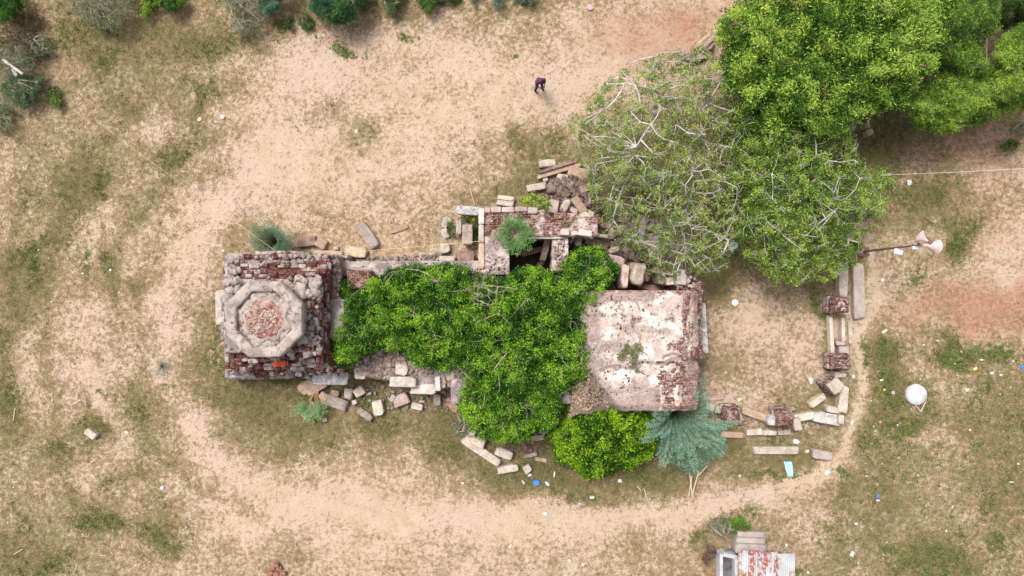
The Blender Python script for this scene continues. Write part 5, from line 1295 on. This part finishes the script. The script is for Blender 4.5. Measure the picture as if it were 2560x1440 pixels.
# ------------------------------------------------------------------ loudspeaker mast, cable, cords
METAL = plain("mast_metal", (.22, .13, .11), .6, .3, 20, .3)
HORN = plain("horn_pink", (.56, .40, .38), .5, .15, 6)
HORNR = plain("horn_inside_red", (.38, .10, .07), .6, .2, 6)
WHITEP = plain("white_plastic", (.75, .77, .78), .5, .06, 6)
T = thing("loudspeaker_mast", "thin metal mast carrying two pink horn loudspeakers, right of the thorn trees", "loudspeaker mast", W(2158, 629, 0))
b0 = Vector(W(2158, 629, 0)); b1 = Vector(W(2322, 610, 4.4))
V, Fq = tubes([[b0, b0.lerp(b1, .5)], [b0.lerp(b1, .5), b1 + (b1 - b0) * .02]], [[.045, .035], [.035, .028]], 10)
link("mast", np_mesh("mast", V, Fq, METAL, None, True), T)
def horn(apx, mpx, za, zm, rm, mat, inner):
    A = Vector(W(*apx, za)); B = Vector(W(*mpx, zm)); D = (B - A); Ln = D.length; D.normalize()
    u = D.cross(Vector((0, 0, 1))).normalized(); v = D.cross(u)
    prof = [(0, .035), (.15, .04), (.35, .06), (.55, .10), (.75, .16), (.9, .225), (1.0, rm)]
    prof2 = [(1.0, rm - .012), (.9, .205), (.75, .145), (.55, .085), (.35, .045), (.2, .02)]
    out = []
    for pf, nm, mt_ in ((prof, "horn_bell", mat), (prof2, "horn_mouth", inner)):
        V = []; n = 24
        for t_, r_ in pf:
            for i in range(n):
                a = i / n * 2 * PI; V.append(A + D * Ln * t_ + (u * math.cos(a) + v * math.sin(a)) * r_)
        Fq = [(k * n + i, k * n + (i + 1) % n, (k + 1) * n + (i + 1) % n, (k + 1) * n + i) for k in range(len(pf) - 1) for i in range(n)]
        out.append((nm, np_mesh(nm, np.array([tuple(x) for x in V]), np.array(Fq), mt_, None, True)))
    o = link("horn", out[0][1], T)
    me = out[1][1]; c = bpy.data.objects.new("mouth", me); COL.objects.link(c); c.parent = o; me.transform(__import__('mathutils').Matrix.Translation(-Vector(T['_base'])))
    V, Fq = tubes([[A - D * .12, A + D * .02]], [[.07, .06]], 12); me = np_mesh("driver", V, Fq, METAL, None, True); me.transform(__import__('mathutils').Matrix.Translation(-Vector(T['_base'])))
    c = bpy.data.objects.new("driver", me); COL.objects.link(c); c.parent = o
horn((2322, 604), (2298, 591), 4.35, 4.15, .26, HORN, HORNR)
horn((2302, 612), (2341, 617), 4.45, 4.30, .27, HORN, HORN)
c = b0.lerp(b1, .58); V, Fq = block(c.x + .02, c.y - .16, c.z - .1, .34, .20, .10, -15, 4, .1, .03, 3); link("floodlight", np_mesh("floodlight", V, Fq, WHITEP, None, True), T)
c = b0.lerp(b1, .82); V, Fq = block(c.x, c.y - .07, c.z - .05, .24, .12, .10, 5, 4, .1, .03, 4); link("junction_box", np_mesh("junction_box", V, Fq, WHITEP, None, True), T)
mb = MB(); scatter(mb, 2140, 622, 2168, 640, .0, 30, 930, (.06, .16)); o = link("mast_footing", mb.mesh("mast_footing", ST['red']), None, W(2154, 630, 0)); tag(o, "reddish stones packed round the foot of the loudspeaker mast", "rubble"); o['kind'] = 'stuff'; o.name = "rubble"
CORD = plain("cord_yellow", (.62, .52, .28), .7, .1, 6); WIRE = plain("wire_pale", (.50, .47, .44), .6, .1, 6); LINE = plain("line_white", (.62, .56, .52), .6, .1, 6)
def cord(name, label, cat, pts, r, mat, sag=0):
    P = [Vector(W(*p_)) for p_ in pts]; Q = []
    for A, B in zip(P[:-1], P[1:]):
        for k in range(16): Q.append(A.lerp(B, k / 16) - Vector((0, 0, sag * math.sin(k / 16 * PI))))
    Q.append(P[-1])
    V, Fq = tubes([[Q[i], Q[i + 1]] for i in range(len(Q) - 1)], [[r, r]] * (len(Q) - 1), 6)
    o = link(name, np_mesh(name, V, Fq, mat, None, True), None, tuple(P[0])); return tag(o, label, cat)
cord("cord", "yellow cord stretched from the left field up to the tower's north edge", "cord", [(236, 298, .1), (330, 370, .6), (560, 535, 1.6), (698, 634, 2.3)], .005, CORD)
cord("cord", "yellow cord running from the tower to the porch's west wall", "cord", [(735, 642, 2.2), (800, 637, 2.0), (1000, 620, 2.2), (1200, 603, 2.9)], .007, CORD, .08)
cord("overhead_cable", "pale overhead cable crossing to the right edge from the thorn tree", "cable", [(2200, 438, 3.6), (2400, 430, 4.0), (2600, 419, 4.6)], .006, LINE)
cord("guy_wire", "thin guy wire from the loudspeaker mast to the thorn tree's edge", "wire", [(2140, 588, 1.0), (2195, 598, 1.8), (2252, 612, 2.7)], .007, CORD)
# sticks and canes
def sticks(label, items, name="stick", cat="stick", mat=None, r=.02, group=None):
    for i, (x0, y0, z0_, x1, y1, z1_) in enumerate(items):
        cord(name, label[i] if isinstance(label, list) else label, cat, [(x0, y0, z0_), (x1, y1, z1_)], r, mat or TWIG_DRY)
POLE = plain("cane_pale", (.60, .50, .38), .7, .15, 6)
sticks(["pale cane lying below the blue-green tree, left of two thick ones", "pale cane lying below the blue-green tree, right of two thick ones", "thin grey cane lying left of the two thick pale ones", "short grey cane leaning right at the foot of the blue-green tree"],
       [(1724,1180,.6,1731,1242,.06),(1747,1178,.6,1731,1235,.06),(1730,1190,.5,1722,1240,.05),(1747,1188,.5,1768,1165,.9)], "cane", "cane", POLE, .028)
sticks(["bleached stick lying in the left field, thicker piece", "thin dead twig above the single white brick in the left field", "dead twig at the lower left edge of the field", "thin dead twig in the lower middle field", "dead twig south of the round bush, left piece of a pair", "dead twig south of the round bush, right piece of a pair",
        "forked twig on bare sand in the lower middle", "dry stalk in the far left field", "bleached twig by the lower left grass patch", "dry stalk bent in grass north of the porch"],
       [(178,1013,.03,204,999,.05),(208,1000,.03,216,1016,.03),(35,1386,.03,58,1372,.03),(265,1389,.02,250,1388,.02),(1592,1215,.03,1602,1226,.05),(1610,1222,.03,1619,1250,.03),
        (1495,1363,.03,1503,1374,.03),(33,1052,.03,38,1020,.03),(190,1425,.03,192,1408,.03),(1187,512,.1,1174,470,.2)], "stick", "stick", POLE, .016)
T = thing("dead_root", "bare orange-brown root fanning out between the brown boulder and the pale green branch", "root", W(790, 985, 0))
rs = np.random.RandomState(5); sg, rd = [], []
for i in range(16):
    a = R(rs.uniform(195, 265)); p0 = Vector(W(795, 978, .35)); L_ = rs.uniform(.4, .9)
    prev = p0
    for s_ in range(1, 5):
        q_ = p0 + Vector((math.cos(a + .15 * s_) * L_ * s_ / 4, math.sin(a + .1 * s_) * L_ * s_ / 4, -.05 * s_)); sg.append([prev, q_]); rd.append([.02, .012]); prev = q_
V, Fq = tubes(sg, rd, 5); link("root_strand", np_mesh("root_strand", V, Fq, plain("root_orange", (.42, .25, .12), .9, .2, 6), None, True), T)
# bird nest in the thorn tree
w = W(1638, 272, 3.9); sg = []; rd = []
for i in range(260):
    a = rs.uniform(0, 2 * PI); r_ = .22 * rs.uniform(.4, 1); z_ = rs.uniform(-.09, .10)
    A = Vector((w[0] + math.cos(a) * r_, w[1] + math.sin(a) * r_, w[2] + z_ * (1 if r_ > .1 else .3)))
    B = Vector((w[0] + math.cos(a + .8) * r_, w[1] + math.sin(a + .8) * r_, w[2] + z_ + rs.normal() * .03)); sg.append([A, B]); rd.append([.010, .008])
V, Fq = tubes(sg, rd, 4); o = link("bird_nest", np_mesh("bird_nest", V, Fq, TWIG_DRY), None, w); tag(o, "round brown twig nest sitting high in the thorn tree", "nest")
# round white objects
def disc(name, label, cat, px, py, r, h, mat, z=0, n=40, rim=True):
    w = W(px, py, z + h); V = []; rr = M(r, z + h)
    prof = [(1, 0), (1, h * .75), (.96, h), (.5, h * 1.03), (.01, h * 1.04)]
    for f, zz in prof:
        for i in range(n): V.append((w[0] + math.cos(i / n * 2 * PI) * rr * f, w[1] + math.sin(i / n * 2 * PI) * rr * f, z + zz))
    V = np.array(V); V[:, 2] += (fbm(V[:, 0] * 8, V[:, 1] * 8) - .5) * .015
    Fq = [(k * n + i, k * n + (i + 1) % n, (k + 1) * n + (i + 1) % n, (k + 1) * n + i) for k in range(len(prof) - 1) for i in range(n)]
    o = link(name, np_mesh(name, V, np.array(Fq), mat, None, True), None, (w[0], w[1], z)); return tag(o, label, cat)
disc("round_slab", "round white slab lying in green weeds right of the footpath", "round slab", 2293, 987, 26, .16, stone_mat("white_round", (.60, .61, .60), (.72, .73, .72), (.40, .40, .38), .3, 5))
cord("wire_loop", "bent pale wire sticking out below the round white slab", "wire", [(2284, 1008, .03), (2302, 1029, .05), (2314, 1004, .08)], .018, POLE)
disc("white_disc", "small bright white disc lying on the bare court sand", "lid", 1838, 757, 8, .05, plain("bright_white", (.85, .86, .85), .5, .03))

# ------------------------------------------------------------------ litter
LW = plain("litter_white", (.52, .52, .50), .6, .06, 9); LC = plain("litter_cream", (.55, .51, .38), .7, .1, 9); LB = plain("litter_blue", (.05, .20, .62), .5, .2, 9)
LSB = plain("litter_sky_blue", (.38, .62, .82), .5, .2, 5); LY = plain("litter_yellow", (.75, .66, .18), .6, .1, 9); LP = plain("litter_pink", (.80, .28, .36), .6, .15, 9); LG = plain("litter_clear", (.52, .56, .53), .4, .2, 9)
def scrap(px, py, w_, h_, mat, label, ang=0, name="paper_scrap", cat="litter", group=None, t_=.02, rough=.12, z=0.0, n=4):
    w = W(px, py, z + t_); V, Fq = block(w[0], w[1], z, M(w_), M(h_), t_, ang, n, .18, rough, int(px * 3 + py))
    V[:, 2] = np.maximum(V[:, 2] + (fbm(V[:, 0] * 25, V[:, 1] * 25) - .4) * .05, z - .01) + ground_z(V[:, 0], V[:, 1])
    o = link(name, np_mesh(name, V, Fq, mat, None, False), None, (w[0], w[1], z)); return tag(o, label, cat, group)
scrap(1341,1207,16,14,LB,"crumpled bright blue plastic bag in the grass south of the shrub mound",20,"plastic_bag","plastic bag",t_=.08)
scrap(1973,1171,16,36,LSB,"pale blue and white plastic sheet on the footpath, south of the long beam",12,"plastic_sheet","plastic sheet",t_=.03,n=7,rough=.2)
scrap(1835,617,16,20,LSB,"blue-white plastic bag under the thorn tree's lower edge",-30,"plastic_bag","plastic bag",z=.4,t_=.1,rough=.2)
scrap(1477,18,13,12,LP,"pink plastic bag on sand near the top edge",20,"plastic_bag","plastic bag",t_=.08)
scrap(35,179,9,20,LW,"white plastic bottle in the grey shrub at the left edge",25,"plastic_bottle","bottle",z=.9,t_=.08,rough=.04)
cord("wooden_plank", "grey weathered plank resting on the grey shrub at the left edge", "plank", [(8,150,1.3),(58,186,1.35)], .06, BARK_PALE)
scrap(2275,456,11,13,LW,"crumpled white bag near the overhead cable on the right",10,"plastic_bag","plastic bag",t_=.06)
scrap(2212,828,15,7,LC,"cream flat scrap on the sand right of the two right-hand piers",30)
scrap(2131,1385,10,12,LW,"square white sheet of paper between the shed and the bottom right field",-25)
scrap(2140,1309,9,6,LW,"white scrap upper right of the square white sheet",-20)
scrap(2195,1240,7,8,LB,"small blue packet in the lower right field",0,"packet","packet")
scrap(2195,1251,9,4,LW,"white scrap touching the small blue packet",0)
scrap(1990,1104,15,11,LG,"greyish clear plastic by the outer row of stones",0,"plastic_bag","plastic bag")
scrap(2068,1182,15,9,LG,"torn clear plastic beside the footpath's bend",30,"plastic_bag","plastic bag")
scrap(2018,1128,9,7,LC,"cream scrap between the long beam and the short pinkish-grey block",20)
scrap(2134,942,7,10,LW,"white box-like scrap right of the lower right pier",5,t_=.06)
scrap(2205,950,10,5,LW,"white oblong scrap in weeds right of the path",20)
scrap(2233,982,8,7,LW,"white scrap halfway between the path and the round slab",-10)
scrap(2212,975,5,4,LY,"yellow scrap between the path and the round slab",0)
scrap(2130,1056,7,11,LW,"white scrap right of the large flat white slab at the court corner",-20)
scrap(2440,922,9,6,LY,"yellowish scrap in the right field, upper right of the round slab",20)
scrap(2481,933,10,6,LW,"white scrap, left one of a pair in the right field",10)
scrap(2502,937,8,5,LW,"white scrap, right one of a pair in the right field",-10)
scrap(2418,975,9,7,LW,"pinkish white scrap right of the round slab",-20)
scrap(2028,952,9,16,LW,"tangled white strip on the court sand near the diamond-set pier",20,rough=.25)
scrap(1849,999,10,7,LW,"white scrap on the court sand above the square pier with the hollow top",30)
scrap(1752,893,11,6,LW,"white scrap just right of the plastered roof's broken corner",-5)
scrap(1815,931,5,4,LC,"tiny cream scrap, left part of the court sand",0)
scrap(1550,1203,10,9,LW,"square white scrap south of the round bush",-8,t_=.05)
scrap(1480,1243,12,7,LG,"greyish scrap lower left of the square white one south of the bush",0)
scrap(1449,1259,5,5,LW,"tiny white scrap left of the greyish one, south of the round bush",0)
scrap(1386,1186,4,14,LW,"narrow upright white bottle-like scrap above and right of the blue bag",-5,"plastic_bottle","bottle",t_=.06,rough=.04)
scrap(1308,1205,4,11,LW,"narrow slanting white scrap left of the blue bag",30)
scrap(1324,1187,10,6,LG,"clear plastic scrap above the blue bag",10)
scrap(1368,1209,13,6,LG,"clear plastic strip right of the blue bag",-40)
scrap(1157,1208,7,6,LW,"white scrap alone on the sand left of the cream slabs",0,t_=.04)
scrap(1363,1285,11,9,LW,"crumpled white scrap on the worn path in the lower middle",0,t_=.05,rough=.2)
scrap(1276,1366,4,11,LW,"slanting white strip on the bottom sand, highest of the group",-30)
scrap(1318,1402,7,7,LW,"white scrap on the bottom sand, right of the slanting strip",-20)
scrap(1423,1401,8,6,LW,"white scrap on the bottom sand, left one of a close pair",0)
scrap(1457,1410,7,7,LW,"white scrap on the bottom sand, right one of a close pair",-30)
scrap(404,1220,9,9,LW,"white pinkish paper scrap in the lower left field",-25,t_=.04)
scrap(316,1081,9,6,LW,"small white scrap right of the single white brick in the left field",-30)
scrap(1849,1189,6,6,LW,"white scrap on sand below the blue-green tree",0,t_=.04)
scrap(1967,1364,7,7,LW,"bright round white scrap above the rusty shed roof",0,t_=.05,rough=.04)
scrap(2021,1432,8,6,LW,"white scrap at the bottom edge right of the shed",-20)
scrap(2208,700,8,8,LW,"white scrap right of the very long pinkish-grey slab",30,rough=.2)
scrap(2528,1205,12,3,LW,"thin white strip near the right edge",-10)
scrap(2544,1159,6,4,LY,"yellow scrap near the right edge",-20)
scrap(276,675,6,6,LW,"white dot-like scrap in the left field, right one of a pair",0,t_=.03)
scrap(207,684,5,5,LW,"white dot-like scrap in the left field, left one of a pair",0,t_=.03)
scrap(558,627,6,6,LW,"white scrap just left of the tower's north corner",30)
scrap(2556,918,8,8,LB,"blue scrap at the right edge beside the field",0)
scrap(2456,900,10,4,LC,"cream scrap upper left of the pair in the right field",0)
rs = np.random.RandomState(77)
for (x, y) in [(2345,852),(2405,880),(2388,909),(2310,862),(2300,948),(2526,968),(2178,1002),(2201,1055),(2184,1066),(2188,1078),(2244,1063),(2425,1075),(2205,1159),(2166,1190),(2193,1211),(2296,1189),(2367,1328),(2383,1267),(2216,1356),(2500,985),(2533,903),(2145,1408)]:
    scrap(x, y, rs.uniform(3, 5.5), rs.uniform(3, 4.5), LC if rs.rand() < .45 else LW, "tiny pale litter scrap in the weedy field right of the footpath", rs.uniform(0, 90), group="tiny litter scraps right of the footpath")
for (x, y) in [(33,984),(20,1305),(130,755),(298,731),(123,646),(170,647),(97,625),(33,1218),(172,1108),(1292,6),(1414,62),(1243,10),(884,382),(130,1000)]:
    scrap(x, y, rs.uniform(3, 4.5), rs.uniform(3, 4), LC if rs.rand() < .4 else LW, "tiny pale stone or scrap in the fields west and north of the ruin", rs.uniform(0, 90), group="tiny pale scraps west and north")

# ------------------------------------------------------------------ the person
# walking, leaning forward, seen from above; faces the lower right of the picture
hd = W(1347, 213, 1.62)
P0 = Vector((hd[0] - .04, hd[1] + .36, 0))
fw = Vector((.42, -.91, 0)).normalized(); sd_ = Vector((-fw.y, fw.x, 0))     # forward, and to the person's left
def at(f, l, z): return P0 + fw * f + sd_ * l + Vector((0, 0, z))
person = thing("person", "person in a purple shirt and blue trousers walking bent forward across the sandy clearing", "person", tuple(P0))
def fig(name, caps, mat, vox, parent):
    """capsules (a, ra, b, rb) fused into one continuous surface"""
    V = []; Fc = []; n = 0; N = 12; Kk = 4
    for a, ra, b_, rb in caps:
        d_ = (b_ - a); L_ = max(d_.length, 1e-4); d_ = d_ / L_
        u = d_.cross(Vector((0, 0, 1)));  u = u.normalized() if u.length > 1e-3 else Vector((1, 0, 0)); v = d_.cross(u)
        rings = [(a - d_ * ra * math.cos(t * PI / 2 / Kk), ra * math.sin(max(t, .15) * PI / 2 / Kk)) for t in range(Kk + 1)] + [(b_ + d_ * rb * math.sin(t * PI / 2 / Kk), rb * math.cos(min(t, Kk - .15) * PI / 2 / Kk)) for t in range(Kk + 1)]
        for c_, r_ in rings:
            for i in range(N): V.append(tuple(c_ + (u * math.cos(i / N * 2 * PI) + v * math.sin(i / N * 2 * PI)) * r_))
        for k in range(len(rings) - 1):
            for i in range(N): Fc.append((n + k * N + i, n + k * N + (i + 1) % N, n + (k + 1) * N + (i + 1) % N, n + (k + 1) * N + i))
        Fc_end = []
        n += len(rings) * N
    me = np_mesh(name, np.array(V), np.array(Fc), mat, None, True)
    import bmesh
    bm = bmesh.new(); bm.from_mesh(me); bmesh.ops.holes_fill(bm, edges=[e for e in bm.edges if e.is_boundary], sides=0); bm.to_mesh(me); bm.free()
    o = link(name, me, parent)
    rm = o.modifiers.new("remesh", 'REMESH'); rm.mode = 'VOXEL'; rm.voxel_size = vox; rm.use_smooth_shade = True
    return o
SKIN = plain("skin", (.10, .05, .033), .6, .1, 12); HAIR = plain("hair_black", (.012, .010, .010), .6, .2, 30)
SHIRT = plain("shirt_purple", (.11, .03, .085), .9, .25, 9); TROUS = plain("trousers_blue", (.035, .06, .14), .9, .25, 9); SHOE = plain("shoe_dark", (.02, .015, .018), .6, .2, 9)
hipL, hipR = at(-.02, .10, .92), at(-.02, -.10, .92); chest = at(.20, 0, 1.30); neck = at(.27, 0, 1.44)
kneeR, ankR = at(.16, -.19, .52), at(.12, -.25, .10)      # leg in front (to the lower left in the picture)
kneeL, ankL = at(.12, .14, .50), at(.16, .17, .10)
head = at(.35, .02, 1.57)
shL, shR = at(.20, .19, 1.36), at(.20, -.19, 1.36); elL, elR = at(.20, .25, 1.10), at(.18, -.26, 1.10)
wrL, wrR = at(.38, .14, 1.08), at(.34, -.16, 1.04)
caps = [(at(-.02, 0, .95), .13, chest, .14), (shL, .07, shR, .07), (neck, .055, head, .06), (head + Vector((0, 0, -.03)) , .080, head + fw * .02 + Vector((0, 0, .03)), .088),
        (head + fw * .09 + Vector((0, 0, -.02)), .014, head + fw * .11 + Vector((0, 0, -.03)), .014),
        (head + sd_ * .088, .018, head + sd_ * .092 + Vector((0, 0, -.03)), .014), (head - sd_ * .088, .018, head - sd_ * .092 + Vector((0, 0, -.03)), .014),
        (hipL, .085, kneeL, .055), (kneeL, .052, ankL, .038), (hipR, .085, kneeR, .055), (kneeR, .052, ankR, .038),
        (shL, .05, elL, .038), (elL, .038, wrL, .026), (shR, .05, elR, .038), (elR, .038, wrR, .026)]
for wr_, dr in ((wrL, (wrL - elL).normalized()), (wrR, (wrR - elR).normalized())):
    pl = wr_ + dr * .06; caps.append((wr_, .024, pl + dr * .02, .028))
    lat = dr.cross(Vector((0, 0, 1))).normalized()
    for i, fl in enumerate((.060, .070, .066, .052)):
        a = pl + lat * (i - 1.5) * .019 + dr * .035; m1 = a + dr * fl * .55 + Vector((0, 0, -.008)); e = m1 + dr * fl * .4 + Vector((0, 0, -.03))
        caps += [(a, .0085, m1, .008), (m1, .008, e, .007)]
    a = wr_ + dr * .03 + lat * .028; caps.append((a, .010, a + dr * .035 + lat * .03, .008))
fig("body", caps, SKIN, .0065, person)
fig("shirt", [(at(-.01, 0, .92), .165, at(.10, 0, 1.12), .16), (at(.10, 0, 1.12), .16, chest, .165), (shL, .088, shR, .088), (shL, .085, elL + Vector((0, 0, .02)), .062), (shR, .085, elR + Vector((0, 0, .02)), .062), (at(.17, .1, 1.28), .13, at(.17, -.1, 1.28), .13), (elL, .058, elL.lerp(wrL, .5), .045), (elR, .058, elR.lerp(wrR, .5), .045)], SHIRT, .016, person)
fig("trousers", [(hipL, .115, hipR, .115), (hipL, .11, kneeL, .082), (kneeL, .082, ankL, .07), (hipR, .11, kneeR, .082), (kneeR, .082, ankR, .07)], TROUS, .016, person)
fig("hair", [(head + Vector((0, 0, .02)) - fw * .02, .098, head + Vector((0, 0, .045)) + fw * .01, .096), (head - fw * .05 + Vector((0, 0, -.04)), .07, head - fw * .03, .09)], HAIR, .012, person)
for ank, nm in ((ankL, 1), (ankR, 2)):
    f0 = ank + Vector((0, 0, -.05))
    fig("shoe", [(f0 - fw * .04, .045, f0 + fw * .10, .048), (f0 + fw * .10, .048, f0 + fw * .16, .040)], SHOE if nm == 1 else TROUS, .010, person)

person.scale = (.74, .74, .92)
person.location = (P0.x + .08, P0.y + .05, 0)
